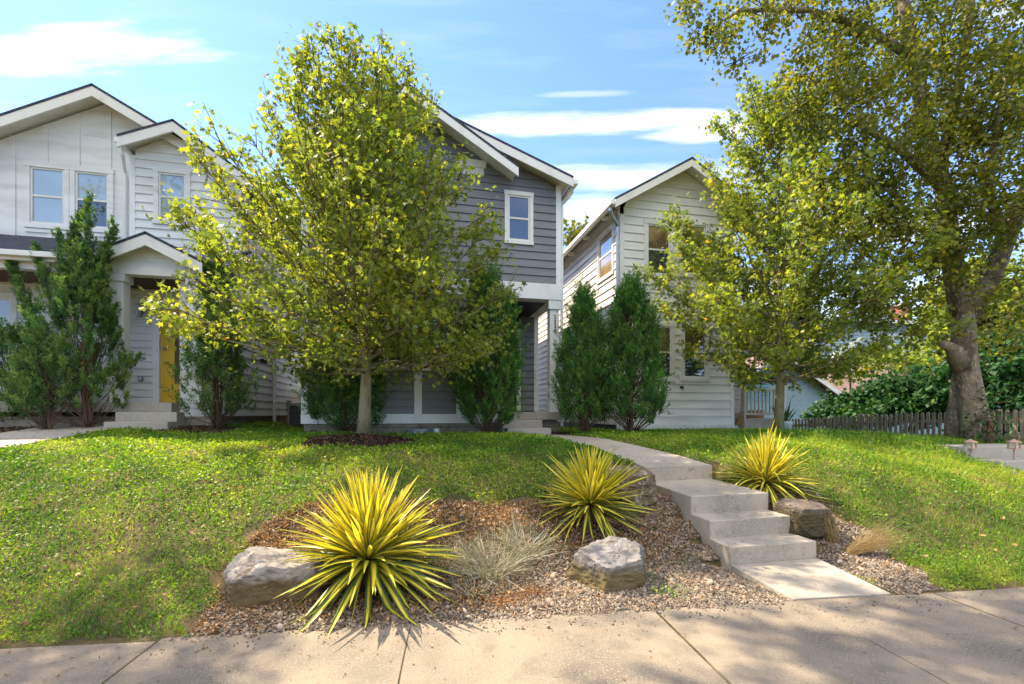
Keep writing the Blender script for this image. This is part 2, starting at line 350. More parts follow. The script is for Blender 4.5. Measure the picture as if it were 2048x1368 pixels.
mb = MB(); mb.hexa([pv(-40, -6.9, -.35), pv(60, -6.9, -.35), pv(60, -2.9, -.35), pv(-40, -2.9, -.35)], [pv(-40, -2.9-4, -.13), pv(60, -2.9-4, -.13), pv(60, -2.9, -.13), pv(-40, -2.9, -.13)])
tag(mb.build('road', mat('asphalt', (.05, .05, .052), .9, .2, [(60, (.09, .09, .09), .45, .7)], .004, 120)), kind='structure')
mb = MB(); mb.hexa([pv(-40, -2.9, -.3), pv(60, -2.9, -.3), pv(60, -2.74, -.3), pv(-40, -2.74, -.3)], [pv(-40, -2.9, .0), pv(60, -2.9, .0), pv(60, -2.74, .0), pv(-40, -2.74, .0)])
tag(mb.build('kerb', M['conc'], bevel=.015), kind='structure')
# entry steps
TR = [(5.41, 9.75, .80), (4.41, 5.41, .595), (4.09, 4.41, .40), (3.78, 4.09, .215)]
SL, SR = 3.0, 4.0
def path_u(v): t = min(max((v-5.41)/4.3, 0), 1); return SL-.66*t**1.2, SR-.74*t**1.2
mb = MB()
for i, (a, b, z) in enumerate(TR[1:]):
    zb = .05 if i == 0 else -.1
    mb.hexa([(SL, a, zb-.2), (SR, a, zb-.2), (SR, b+.02, zb-.2), (SL, b+.02, zb-.2)], [(SL, a, z), (SR, a, z), (SR, b+.02, z+(.02 if i == 0 else 0)), (SL, b+.02, z+(.02 if i == 0 else 0))])
tag(mb.build('concrete_steps', M['step'], bevel=.012), 'pale concrete steps climbing through the gravel bed from the sidewalk to the walkway', 'steps')
mb = MB(); mb.hexa([(SL+.0, 2.99+.06, -.1), (SR-.1, 2.97, -.1), (SR, 3.776, -.1), (SL, 3.776, -.1)], [(SL, 3.05, .012), (SR-.12, 2.965, .012), (SR, 3.776, .045), (SL, 3.776, .045)])
tag(mb.build('landing', M['step'], bevel=.008), kind='structure')
mb = MB(); n = 14
vs_ = [5.41+(9.76-5.41)*i/n for i in range(n+1)]
for i in range(n):
    a, b = vs_[i], vs_[i+1]; (l1, r1), (l2, r2) = path_u(a), path_u(b)
    z = lambda v: float(path_z(v))
    mb.hexa([(l1, a, z(a)-.3), (r1, a, z(a)-.3), (r2, b, z(b)-.3), (l2, b, z(b)-.3)], [(l1, a, z(a)), (r1, a, z(a)), (r2, b, z(b)), (l2, b, z(b))])
tag(mb.build('walkway', M['step']), kind='structure')
# left walkway
LW_A = [(-60, 905), (0, 901), (90, 885), (180, 869), (262, 856), (345, 848)]
LW_B = [(-60, 884), (0, 870), (80, 858), (140, 850), (190, 845), (225, 841)]
mb = MB(); la = [G(*p) for p in LW_A]; lb = [G(*p) for p in LW_B]
LWP = [(p.x, p.y) for p in la]+[(p.x, p.y) for p in lb[::-1]]
gr = []
for i in range(51):
    k = min(i//10, 4); t = i/10-k
    a = la[k].lerp(la[k+1], t); b = lb[k].lerp(lb[k+1], t)
    gr.append([Vector((p.x, p.y, float(gz(p.x, p.y))+.035)) for p in (a.lerp(b, j/8) for j in range(9))])
for i in range(50):
    for j in range(8): dn = Vector((0, 0, -.12)); q = [gr[i][j], gr[i+1][j], gr[i+1][j+1], gr[i][j+1]]; mb.hexa([p+dn for p in q], q)
tag(mb.build('path', M['conc']), kind='structure')
# ------------------------------------------------------------------ house building kit
class Wall:
    def __init__(s, o, d, n): s.o = Vector((*o, 0)); s.d = Vector((*d, 0)); s.n = Vector((*n, 0))
    def pt(s, a, f, z): return s.o+s.d*a+s.n*f+Vector((0, 0, z))
def siding(mb, w, s0, s1, z0, z1, exp, openings=(), lim=None, f=.0, th=.026):
    """lap boards; lim(z) -> allowed (lo, hi) along the wall"""
    zs = {z0, z1}; k = 0
    rows = []; z = z0
    while z < z1-1e-6: rows.append((z, min(z+exp, z1))); z += exp
    for (za, zb) in rows:
        br = sorted({za, zb} | {e for o in openings for e in (o[2], o[3]) if za < e < zb})
        for a, b in zip(br[:-1], br[1:]):
            (la_, ha), (lb_, hb) = (lim(a), lim(b)) if lim else ((s0, s1), (s0, s1))
            iv = [(s0, s1)]
            for o in openings:
                if o[2] < (a+b)/2 < o[3]:
                    nv = []
                    for x, y in iv:
                        if o[0] > x: nv.append((x, min(y, o[0])))
                        if o[1] < y: nv.append((max(x, o[1]), y))
                    iv = [q for q in nv if q[1]-q[0] > .005]
            for x, y in iv:
                xa, ya = max(x, la_), min(y, ha); xb, yb = max(x, lb_), min(y, hb)
                if ya-xa < .005 and yb-xb < .005: continue
                if ya <= xa: continue
                if yb < xb: xb = yb = (xa+ya)/2
                oa = f+th*(1-(a-za)/exp)+.002; ob = f+th*(1-(b-za)/exp)+.002
                q = [w.pt(xa, oa, a), w.pt(ya, oa, a), w.pt(yb, ob, b), w.pt(xb, ob, b)]
                fs = [(0, 1, 2, 3)]; q += [w.pt(xa, f-.03, a), w.pt(ya, f-.03, a), w.pt(yb, f-.03, b), w.pt(xb, f-.03, b)]
                fs += [(4, 5, 1, 0), (0, 3, 7, 4), (1, 5, 6, 2)]
                mb.add(q, fs)
def window(parent, w, s0, s1, z0, z1, gm, c=.09, cm='cream', rail=True, f=.02, label=None, sash=.035, gm2=None):
    """casing is the window part; sash and panes hang under it. Returns the opening"""
    mb = MB(); mb.wb(w, s0-c, s0, f-.05, f+.02, z0, z1); mb.wb(w, s1, s1+c, f-.05, f+.02, z0, z1)
    mb.wb(w, s0-c-.01, s1+c+.01, f-.05, f+.026, z1, z1+c*1.15); mb.wb(w, s0-c-.01, s1+c+.01, f-.05, f+.032, z0-c, z0)
    o = mb.build('window', M[cm], parent, bevel=.004)
    if label: o['label'] = label
    mb = MB(); fb = f-.035; ft = f-.002; a, b, p, q = s0+.002, s1-.002, z0+.002, z1-.002; zm = (z0+z1)/2
    mb.wb(w, a, a+sash, fb, ft, p, q); mb.wb(w, b-sash, b, fb, ft, p, q); mb.wb(w, a+sash, b-sash, fb, ft, p, p+sash*1.2); mb.wb(w, a+sash, b-sash, fb, ft, q-sash, q)
    if rail: mb.wb(w, a+sash, b-sash, fb-.004, ft-.004, zm-sash*.6, zm+sash*.6)
    mb.build('sash', M['cream'], o)
    for (u, v_, g) in (((p, zm, gm2 or gm), (zm, q, gm)) if rail else ((p, q, gm),)):
        m2 = MB(); m2.wb(w, a+.01, b-.01, f-.05, f-.024, u+.01, v_-.01); m2.build('pane', M[g], o)
    return (s0-c+.01, s1+c-.01, z0-c+.01, z1+c)
def gutter(parent, p, q, r=.06, m='white'):
    p = Vector(p); q = Vector(q); d = (q-p).normalized(); s = d.cross(Vector((0, 0, 1)))
    mb = MB(); mb.beam(p, q, r*2, r*1.9); mb.build('gutter', M[m], parent, bevel=.012)
def downspout(parent, pts, r=.038, m='white'):
    mb = MB(); mb.tube(pts, r, 8); mb.build('downspout', M[m], parent)
def roofslope(rf, fas, pts, t=.06, wt=.16):
    """pts: eave front, ridge front, ridge back, eave back (top surface)"""
    rf.slab(pts, t)
# ================================================================== grey house
FL = .98
g_v = 10.4; gu0, gu1 = -2.3, 3.5
GH = thing('grey_house', (.6, g_v, 1.0), 'dark grey narrow two storey house with cream trim and open corner porch, in the middle', 'house')
wf = Wall((0, g_v), (1, 0), (0, -1)); zpl = 1.55
APu, APz, APm = .55, 8.02, .354; INu, INz, INm = -.12, 8.5, .63
def hi_g(z): return max(APu+(APz-z)/APm if z < APz else -9, INu+(INz-z)/INm if z < INz else -9)
def lo_g(z): return min(APu-(APz-z)/APm if z < APz else 9, INu-(INz-z)/INm if z < INz else 9)
def lim_g(z): return (max(gu0, lo_g(z)) if z < 8.49 else 9, min(gu1, hi_g(z)) if z < 8.49 else -9)
zb1 = P(1050, 597, v=g_v).z; zb2 = P(1050, 565.5, v=g_v).z      # band under the upper storey
A1 = P(1010+6, 390, v=g_v); B1 = P(1059, 484, v=g_v)
ops = [window(GH, wf, A1.x, B1.x, B1.z, A1.z, 'glass', .085)]
A2 = P(905, 380, v=g_v)
ops.append(window(GH, wf, -.55, .15, 5.25, 6.6, 'glass', .085)); ops.append(window(GH, wf, -1.75, -1.05, 5.25, 6.6, 'glass', .085))
mb = MB(); siding(mb, wf, gu0+.1, gu1-.1, zb2, 8.49, .19, ops, lim_g)
gz0 = P(800, 847, v=g_v).z; gz1 = P(800, 828, v=g_v).z           # skirt band
gs = P(880, 735, v=g_v).z; gt = P(880, 600, v=g_v).z
ops2 = []
gw = [P(775, 700, v=g_v).x, P(828, 700, v=g_v).x, P(852, 700, v=g_v).x, P(908, 700, v=g_v).x]
ops2.append(window(GH, wf, gw[0], gw[1], gs, gt-.35, 'glass', .085)); ops2.append(window(GH, wf, gw[2], gw[3], gs, gt-.35, 'glass', .085, gm2='glasst'))
gxr = P(1003, 700, v=g_v).x
vt = [P(751, 800, v=g_v).x, P(836, 800, v=g_v).x, P(920, 800, v=g_v).x]
ops2 += [(t-.085, t+.085, gz1, gs-.085) for t in vt]
siding(mb, wf, gu0+.1, gxr-.1, gz1, zb1, .175, ops2)
mb.build('front_siding', M['side_g'], GH)
# back wall of the porch, side walls
pbv = 12.4; wp = Wall((0, pbv), (1, 0), (0, -1))
du0, du1 = 1.95, P(1033, 700, v=pbv).x
mb = MB(); siding(mb, wp, du1+.12, gu1-.1, zpl+.04, zb1+.1, .19); mb.build('porch_siding', M['side_g'], GH)
mb = MB(); wr = Wall((gu1, 0), (0, 1), (1, 0)); siding(mb, wr, g_v+.1, 21.9, zb2, 7.0, .19); siding(mb, wr, pbv+.1, 21.9, 1.3, zb2, .19)
wl = Wall((gu0, 0), (0, 1), (-1, 0)); siding(mb, wl, g_v+.1, 21.9, 1.3, 7.0, .19)
wi = Wall((gxr, 0), (0, 1), (1, 0)); siding(mb, wi, g_v+.1, pbv, zpl, zb1, .19)
mb.build('side_siding', M['side_g'], GH)
mb = MB()   # solid body behind the boards
mb.box(gu0+.06, gu1-.06, g_v+.06, 21.9, zb1+.02, 6.95); mb.box(gu0+.06, gxr-.06, g_v+.06, pbv+.06, 1.2, zb1-.0); mb.box(gu0+.07, gu1-.07, pbv+.06, 21.9, 1.2, zb1-.003)
f_, b_ = g_v+.06, 21.9
for (au, az, m_, v0, v1) in ((APu, APz, APm, f_, b_), (INu, INz, INm, f_+.004, 13)):
    e0, e1 = max(gu0+.06, au-(az-6.9)/m_), min(gu1-.06, au+(az-6.9)/m_)
    z0_, z1_ = az-m_*(au-e0), az-m_*(e1-au)
    mb.add([(e0, v0, 6.9), (e1, v0, 6.9), (e1, v0, z1_), (au, v0, az), (e0, v0, z0_), (e0, v1, 6.9), (e1, v1, 6.9), (e1, v1, z1_), (au, v1, az), (e0, v1, z0_)],
           [(0, 1, 2, 3, 4), (9, 8, 7, 6, 5), (2, 7, 8, 3), (3, 8, 9, 4), (1, 6, 7, 2), (0, 4, 9, 5)])
mb.build('inner_wall', M['dark'], GH)
mb = MB()   # corner boards, bands, verticals
mb.wb(wf, gu1-.11, gu1+.022, -.06, .026, zb2, 7.02); mb.wb(wf, gu0-.022, gu0+.11, -.06, .026, zb2, 6.95); mb.wb(wf, gu0-.022, gu0+.11, -.06, .026, gz1, zb1)
mb.wb(wr, g_v-.022+.0, g_v+.1, -.04, .024, zb2, 7.0)
mb.wb(wf, gxr-.11, gxr+.022, -.06, .026, zpl+.02, zb1)
for t in vt: mb.wb(wf, t-.085, t+.085, -.02, .024, gz1, gs-.09)
mb.wb(wp, gu1-.11, gu1+.02, -.06, .026, zpl+.02, zb1)
mb.each('corner_board', M['white'], GH, bevel=.004)
mb = MB(); mb.wb(wf, gu0-.03, gu1+.03, -.3, .034, zb1, zb2+.002); mb.wb(wf, gu0-.03, gxr+.03, -.1, .034, gz0, gz1)
mb.wb(Wall((gu1, 0), (0, 1), (1, 0)), g_v+.3, pbv, -.25, .03, zb1+.002, zb2)
mb.each('band_board', M['white'], GH, bevel=.005)
mb = MB(); mb.box(gxr, gu1-.2, g_v+.28, pbv, zb1+.10, zb1+.14); mb.build('porch_ceiling', M['ceil'], GH)
# small cream raised patch on the siding under the gable
mb = MB(); av = P(945, 325, v=g_v); mb.wb(wf, av.x-.38, av.x+.32, 0, .05, av.z-.12, av.z+.06); mb.wb(wf, av.x-.33, av.x+.27, 0, .035, av.z-.3, av.z-.12)
mb.build('gable_patch', M['cream'], GH, bevel=.03)
# post with its number
pc = P(1110, 700, v=g_v+.15); mb = MB(); mb.box(gu1-.25, gu1-.02, g_v+.02, g_v+.25, zpl, zb1-.22)
po = mb.build('post', M['white'], GH, bevel=.004)
mb = MB(); mb.box(gu1-.29, gu1+.018, g_v-.018, g_v+.29, zb1-.22, zb1); mb.box(gu1-.27, gu1+.0, g_v, g_v+.27, zpl, zpl+.16); mb.each('post_cap', M['white'], po, bevel=.004)
mb = MB(); nx_ = P(1111, 645, v=g_v).x
for k, ch in enumerate('1118'):
    zc = P(1111, 633.5+k*9.3, v=g_v).z; y0 = g_v+.008; h = .042
    if ch == '1':
        mb.box(nx_-.008, nx_+.008, y0, g_v+.03, zc-h, zc+h); mb.box(nx_-.028, nx_-.008, y0, g_v+.03, zc+h*.55, zc+h*.9); mb.box(nx_-.022, nx_+.022, y0, g_v+.03, zc-h-.002, zc-h+.010)
    else:
        for s_, r_ in ((-1, .027), (1, .023)):
            mb.tube([(nx_+r_*cos(t*pi/8), y0, zc+s_*.022+r_*sin(t*pi/8)) for t in range(17)], .0065, 5)
mb.build('house_number', M['dark'], po)
# door at the back of the porch
mb = MB(); mb.wb(wp, du0, du1, -.08, -.03, zpl+.03, zpl+2.1); dr = mb.build('door', mat('dark_brown_door', (.07, .035, .025), .4), GH)
mb = MB(); mb.wb(wp, du1, du1+.12, -.09, .03, zpl+.03, zpl+2.2); mb.wb(wp, du0-.12, du0, -.09, .03, zpl+.03, zpl+2.2); mb.wb(wp, du0-.12, du1+.12, -.09, .034, zpl+2.2, zpl+2.34); mb.build('door_frame', M['cream'], dr, bevel=.004)
mb = MB(); hx = du1-.12; mb.tube([wp.pt(hx, -.03, zpl+1.05), wp.pt(hx, .03, zpl+1.05)], .012); mb.tube([wp.pt(hx, .03, zpl+.93), wp.pt(hx, .03, zpl+1.17)], .012); mb.build('handle', M['metal'], dr)
# porch slab, steps, foundation
mb = MB(); mb.box(gxr+.005, gu1+.02, g_v-.06, pbv+.1, zpl-.19, zpl); mb.each('porch_slab', M['conc'], GH, bevel=.01)
sa0, sb0 = P(1013.5, 870, v=9.80).x, P(1100.5, 870, v=9.80).x
mb = MB(); mb.box(sa0-.06, sb0-.12, g_v-.38, g_v-.07, .9, zpl-.19); mb.box(sa0, sb0, g_v-.68, g_v-.381, .9, zpl-.37); mb.each('porch_step', M['conc'], GH, bevel=.012)
mb = MB(); mb.box(gu0+.02, gxr-.02, g_v+.03, 21.8, .7, gz0+.01); mb.box(gxr+.1, gu1-.03, g_v+.05, 21.8, .7, zpl-.2); mb.build('foundation', M['block'], GH)
# roofs
rf = MB(); fa = MB()
ov = .42; fv = g_v-ov; bv = 22.2; rt = .07
def gable(au, az, m_, el, er, v0, v1):
    zl, zr = az-m_*(au-el), az-m_*(er-au); T = Vector((0, 0, 1))
    rf.slab([(el, v0, zl), (au, v0, az), (au, v1, az), (el, v1, zl)], .05); rf.slab([(au, v0, az), (er, v0, zr), (er, v1, zr), (au, v1, az)], .05)
    fa.slab([(el+.01, v0+.02, zl-.052), (au, v0+.02, az-.052), (au, v1, az-.052), (el+.01, v1, zl-.052)], .035); fa.slab([(au, v0+.02, az-.052), (er-.01, v0+.02, zr-.052), (er-.01, v1, zr-.052), (au, v1, az-.052)], .035)
    fa.beam((el+.005, v0+.03, zl-.05), (au, v0+.03, az-.05), .045, .2); fa.beam((au+.001, v0+.029, az-.05), (er-.005, v0+.029, zr-.05), .045, .2)
    return zl, zr
O1 = P(1148, 352, v=fv); O2 = P(904, 231, v=fv)
m1 = (O2.z-O1.z)/(O1.x-O2.x); apx = .55; apz = O2.z+m1*(O2.x-apx)
gable(apx, apz, m1, 2*apx-O1.x, O1.x, fv, bv)
iv_ = fv-.16; I1 = P(1038, 330, v=iv_); I2 = P(904.5, 231, v=iv_); m2 = (I2.z-I1.z)/(I1.x-I2.x); ix = -.12; iz = I2.z+m2*(I2.x-ix)
gable(ix, iz, m2, 2*ix-I1.x, I1.x, iv_, 13)
ro = rf.build('roof', M['shingle'], GH); fa.build('fascia', M['cream'], ro, bevel=.004)
gy = O1.z-.05
gutter(GH, (O1.x+.06, fv+.03, gy), (O1.x+.06, bv, gy)); gutter(GH, (2*apx-O1.x-.06, fv+.03, gy), (2*apx-O1.x-.06, bv, gy))
downspout(GH, [(O1.x+.05, fv+.25, gy-.1), (O1.x+.05, fv+.25, gy-.2), (O1.x-.02, fv+.3, gy-.3), (gu1+.06, g_v+.06, gy-.42), (gu1+.065, g_v+.06, gy-.55), (gu1+.065, g_v+.06, 1.2)])
# ================================================================== right white house
r_v = 11.0; ru0, ru1 = 5.38, 8.8
RH = thing('white_house', (7.1, r_v, 1.0), 'ivory lap sided two storey house right of the grey one, with paired front windows', 'house')
ww = Wall((0, r_v), (1, 0), (0, -1)); rfv = r_v-.45
E1 = P(1231, 394, v=rfv); E2 = P(1385, 313, v=rfv); rm = (E2.z-E1.z)/(E2.x-E1.x)
wz0 = P(1400, 862, v=r_v).z; wz1 = P(1400, 849, v=r_v).z
limr = lambda z: (max(ru0, E2.x-(E2.z-.12-z)/rm) if z < E2.z-.15 else 9, min(ru1, E2.x+(E2.z-.12-z)/rm) if z < E2.z-.15 else -9)
ops = []
for (x0, x1, y0, y1) in ((1294, 1339, 448, 551), (1364, 1410, 448, 551), (1296, 1342, 652, 756), (1367, 1411, 652, 756)):
    a = P(x0, y0, v=r_v); b = P(x1, y1, v=r_v); ops.append(window(RH, ww, a.x, b.x, b.z, a.z, 'glasst', .1, 'side_r', gm2='glass'))
mb = MB(); siding(mb, ww, ru0+.1, ru1-.1, wz1, E2.z-.15, .222, ops, limr); mb.build('front_siding', M['side_r'], RH)
wls = Wall((ru0, 0), (0, 1), (-1, 0)); wrs = Wall((ru1, 0), (0, 1), (1, 0))
a = P(1199, 470, u=ru0); b = P(1226, 568, u=ru0)
zt_, zb_ = P(1226, 455, u=ru0).z, P(1199, 562, u=ru0).z
sv0, sv1 = b.y, a.y
so_ = window(RH, wls, sv0, sv1, zb_, zt_, 'glasst', .09, 'side_r')
mb = MB(); ze = E1.z-.2; siding(mb, wls, r_v+.1, 27, wz1, E1.z+.08, .222, [so_]); siding(mb, wrs, r_v+.1, 27, wz1, ze, .222); mb.build('side_siding', M['side_r'], RH)
mb = MB(); mb.box(ru0+.06, ru1-.06, r_v+.06, 27, .8, ze-.1)
mb.add([(ru0+.06, r_v+.06, ze-.1), (ru1-.06, r_v+.06, ze-.1), (E2.x, r_v+.06, E2.z-.15), (ru0+.06, 27, ze-.1), (ru1-.06, 27, ze-.1), (E2.x, 27, E2.z-.15)], [(0, 1, 2), (5, 4, 3), (0, 2, 5, 3), (1, 4, 5, 2)])
mb.build('inner_wall', M['dark'], RH)
mb = MB()
for s_ in (ru0-.022, ru1-.1): mb.wb(ww, s_, s_+.122, -.06, .026, wz1, limr(ze)[0]*0+ze+.0)
mb.wb(wls, r_v+.0, r_v+.1, -.05, .024, wz1, ze); mb.wb(wrs, r_v, r_v+.1, -.05, .024, wz1, ze)
mb.each('corner_board', M['side_r'], RH, bevel=.004)
mb = MB(); mb.wb(ww, ru0-.03, ru1+.03, -.1, .034, wz0, wz1); mb.each('band_board', M['side_r'], RH, bevel=.004)
mb = MB(); mb.box(ru0+.02, ru1-.02, r_v+.03, 27, .6, wz0+.02); mb.build('foundation', M['block'], RH)
rf = MB(); fa = MB(); gable(E2.x, E2.z, rm, E1.x, 2*E2.x-E1.x, rfv, 27.3)
for k in range(9):
    y = r_v+.5+k*1.4; fa.beam((E1.x+.06, y, E1.z-.09), (ru0+.02, y, E1.z-.09+.05), .05, .1)
ro = rf.build('roof', M['shingle'], RH); fa.build('fascia', M['cream'], ro, bevel=.004)
gutter(RH, (E1.x-.05, rfv+.03, E1.z-.05), (E1.x-.05, 27, E1.z-.05), m='white')
downspout(RH, [(E1.x-.04, rfv+.22, E1.z-.12), (E1.x-.04, rfv+.22, E1.z-.24), (E1.x+.06, rfv+.32, E1.z-.34), (ru0-.055, r_v+.05, E1.z-.5), (ru0-.06, r_v+.05, E1.z-.7), (ru0-.06, r_v+.05, 1.1)], .045, 'galv')
mb = MB(); hb = P(1361, 775, v=r_v); mb.wb(ww, hb.x-.03, hb.x+.03, .02, .05, hb.z-.03, hb.z+.03); mb.tube([ww.pt(hb.x, .04, hb.z), ww.pt(hb.x, .12, hb.z-.01), ww.pt(hb.x, .14, hb.z-.06)], .016); mb.tube([ww.pt(hb.x-.04, .1, hb.z+.03), ww.pt(hb.x+.04, .1, hb.z+.03)], .012)
mb.build('hose_bib', M['dark'], RH)
# side wing and its porch
wg0, wg1, wgv = 8.86, P(1489, 750, v=12.35).x, 12.35
wg = Wall((0, wgv), (1, 0), (0, -1)); mb = MB(); siding(mb, wg, wg0, wg1, 1.36, 4.6, .15)
wgr = Wall((wg1, 0), (0, 1), (1, 0)); siding(mb, wgr, wgv, 16, 1.3, 4.6, .15)
mb.build('wing_siding', mat('beige_siding', (.60, .52, .42), .6), RH)
mb = MB(); mb.box(wg0-.05, wg1-.06, wgv+.05, 16, 1.2, 4.6); mb.build('inner_wall', M['dark'], RH)
dx1 = P(1566, 840, v=11.25).x
mb = MB(); dz = 1.37; mb.box(ru1+.03, dx1+.05, 11.12, wgv-.01, dz-.2, dz); mb.box(ru1+.25, dx1-.05, 10.85, 11.115, .75, dz-.17); mb.each('porch_slab', M['conc'], RH, bevel=.01)
mb = MB(); px_ = P(1562, 750, v=11.25).x; mb.box(px_-.09, px_+.09, 11.16, 11.34, dz, 3.35); mb.build('porch_post', M['side_r'], RH, bevel=.005)
rl0 = P(1489, 780, v=11.25).x
mb = MB(); mb.box(rl0-.03, px_-.09, 11.2, 11.3, dz+.80, dz+.87); mb.box(rl0, px_-.09, 11.22, 11.28, dz+.1, dz+.15); mb.box(rl0-.05, rl0+.02, 11.2, 11.29, dz, dz+.8)
rail = mb.build('railing', M['rail'], RH, bevel=.004)
n = 9
for k in range(n):
    x = rl0+.1+(px_-.09-rl0-.14)*k/(n-1); m2_ = MB(); m2_.box(x-.018, x+.018, 11.235, 11.265, dz+.15, dz+.80); m2_.build('baluster', M['rail'], rail)
rf = MB(); rf.slab([(ru1+.05, 10.9, 3.75), (dx1+.3, 10.9, 3.45), (dx1+.3, 16, 3.45), (ru1+.05, 16, 3.75)], .06); rf.build('porch_roof', M['shingle'], RH)
mb = MB(); mb.box(ru1+.04, dx1+.22, 11.1, 11.26, 3.2, 3.36); mb.each('porch_beam', M['cream'], RH, bevel=.005)
# ================================================================== left white house
LHt = thing('white_house', (-7, 11.5, 1.0), 'white house at the left with board and batten gable, yellow front door and covered porch', 'house')
bvv = 11.9; wb_ = Wall((0, bvv), (1, 0), (0, -1)); lfv = 11.45
Ap = P(183, 166, v=lfv); Lp = P(315, 240, v=lfv); L0 = P(0, 232, v=lfv); lm = .55
lL = -10.6; ws = 11.6; wsw = Wall((0, ws), (1, 0), (0, -1)); lux, lur = P(262, 400, v=ws).x, -3.9
ops = []
for (x0, x1, y0, y1) in ((62, 130, 334, 452), (152, 218, 342, 459)):
    a = P(x0, y0, v=bvv); b = P(x1, y1, v=bvv); ops.append((a, b))
topz = max(o[0].z for o in ops)
w1 = window(LHt, wb_, ops[0][0].x, ops[0][1].x, ops[0][1].z, ops[0][0].z, 'glassb', .1, 'side_l')
w2 = window(LHt, wb_, ops[1][0].x, ops[1][1].x, ops[0][1].z, ops[0][0].z, 'glassb', .1, 'side_l', gm2='glass')
w3 = window(LHt, wb_, -9.9, -9.1, ops[0][1].z, ops[0][0].z, 'glass', .1, 'side_l')
mb = MB()   # flat panels with real battens
zw0 = 4.9
def panel_cells(mb, w, s0, s1, z0, z1, ops, f):
    xs = sorted({s0, s1} | {e for o in ops for e in o[:2]}); zs = sorted({z0, z1} | {e for o in ops for e in o[2:4]})
    for a, b in zip(xs[:-1], xs[1:]):
        for c, d in zip(zs[:-1], zs[1:]):
            if any(o[0] < (a+b)/2 < o[1] and o[2] < (c+d)/2 < o[3] for o in ops): continue
            mb.add([w.pt(a, f, c), w.pt(b, f, c), w.pt(b, f, d), w.pt(a, f, d)], [(0, 1, 2, 3)])
z8 = Ap.z-lm*(lux+.2-Ap.x)
panel_cells(mb, wb_, lL, lux+.2, zw0, 7.15, [w1, w2, w3], 0)
mb.add([wb_.pt(lL, 0, 7.15), wb_.pt(lux+.2, 0, 7.15), wb_.pt(lux+.2, 0, Ap.z-lm*(lux+.2-Ap.x)-.15), wb_.pt(Ap.x, 0, Ap.z-.15), wb_.pt(Ap.x-(Ap.z-.15-7.15)/lm, 0, 7.15)], [(0, 1, 2, 3, 4)])
mb.build('panel_siding', M['side_l'], LHt)
mb = MB()
zs_ = P(100, 262, v=bvv).z
for x in (27, 92, 156, 219):
    p = P(x, 300, v=bvv).x; zt = Ap.z-lm*abs(p-Ap.x)-.17
    zb = zw0 if x in (27, 219) else w1[3]+.02
    mb.wb(wb_, p-.045, p+.045, 0, .022, zb, zt)
for p in (P(27, 300, v=bvv).x-1.0, P(27, 300, v=bvv).x-2.0): mb.wb(wb_, p-.045, p+.045, 0, .022, zw0, Ap.z-lm*abs(p-Ap.x)-.17)
pm = P(100, 470, v=bvv).x; mb.wb(wb_, pm-.045, pm+.045, 0, .02, zw0, w1[2])
mb.wb(wb_, lL, lux, 0, .008, zs_-.012, zs_)
mb.wb(wb_, w1[0]-.0, w2[1]+.0, .0, .03, w1[2]-.10, w1[2]-.02)
mb.each('batten', M['side_l'], LHt, bevel=.003)
# sided bay with its own lower gable
sfv = 11.2; S1 = P(345, 237, v=sfv); S0 = P(232, 268, v=sfv); S2 = P(530, 376, v=sfv)
sm1 = (S1.z-S0.z)/(S1.x-S0.x); sm2 = (S1.z-S2.z)/(S2.x-S1.x)
lims = lambda z: (max(lux, S1.x-(S1.z-.12-z)/sm1) if z < S1.z-.13 else 9, min(lur, S1.x+(S1.z-.12-z)/sm2) if z < S1.z-.13 else -9)
c0 = P(325, 300, v=ws).x
bw = window(LHt, wsw, P(318, 400, v=ws).x, P(372, 400, v=ws).x, P(318, 440, v=ws).z, P(318, 345, v=ws).z, 'glassb', .1, 'side_l')
mb = MB(); siding(mb, wsw, lux+.09, lur-.09, 4.9, S1.z-.13, .19, [bw], lims); mb.build('bay_siding', M['side_l'], LHt)
wlr = Wall((lur, 0), (0, 1), (1, 0)); zsd = P(560, 831, u=lur).z
mb = MB(); siding(mb, wlr, 10.6, 17.4, zsd, 4.3, .2); siding(mb, wlr, ws+.1, 17.4, 4.3, 6.75, .2); mb.build('side_siding', M['side_l'], LHt)
pwv = 11.5; wpl = Wall((0, pwv), (1, 0), (0, -1)); lz = P(280, 805, v=10.3).z
dl, drr = P(320, 700, v=pwv).x, P(320, 700, v=pwv).x+.92
pw = window(LHt, wpl, -9.6, -8.2, lz+.7, lz+2.2, 'glasst', .1, 'side_l', gm2='glass')
pw2 = window(LHt, wpl, P(150, 700, v=pwv).x, P(210, 700, v=pwv).x, lz+.55, lz+2.15, 'glasst', .1, 'side_l')
mb = MB(); siding(mb, wpl, lL, -4.7, lz, 4.35, .155, [pw, pw2, (dl-.13, drr+.13, lz, lz+2.25)])
wf2 = Wall((0, 10.6), (1, 0), (0, -1)); siding(mb, wf2, -4.7, lur, lz-.3, 4.3, .2)
mb.build('porch_siding', M['side_l'], LHt)
mb = MB(); mb.wb(wpl, dl, drr, -.07, -.03, lz+.03, lz+2.1); ld = mb.build('door', M['yellow'], LHt)
mb = MB(); mb.wb(wpl, dl+.28, drr-.14, -.03, -.015, lz+.45, lz+1.9); mb.build('pane', M['glasst'], ld)
mb = MB(); mb.wb(wpl, dl-.13, dl, -.08, .03, lz, lz+2.1); mb.wb(wpl, drr, drr+.13, -.08, .03, lz, lz+2.1); mb.wb(wpl, dl-.15, drr+.15, -.08, .034, lz+2.1, lz+2.25); mb.build('door_frame', M['white'], ld, bevel=.004)
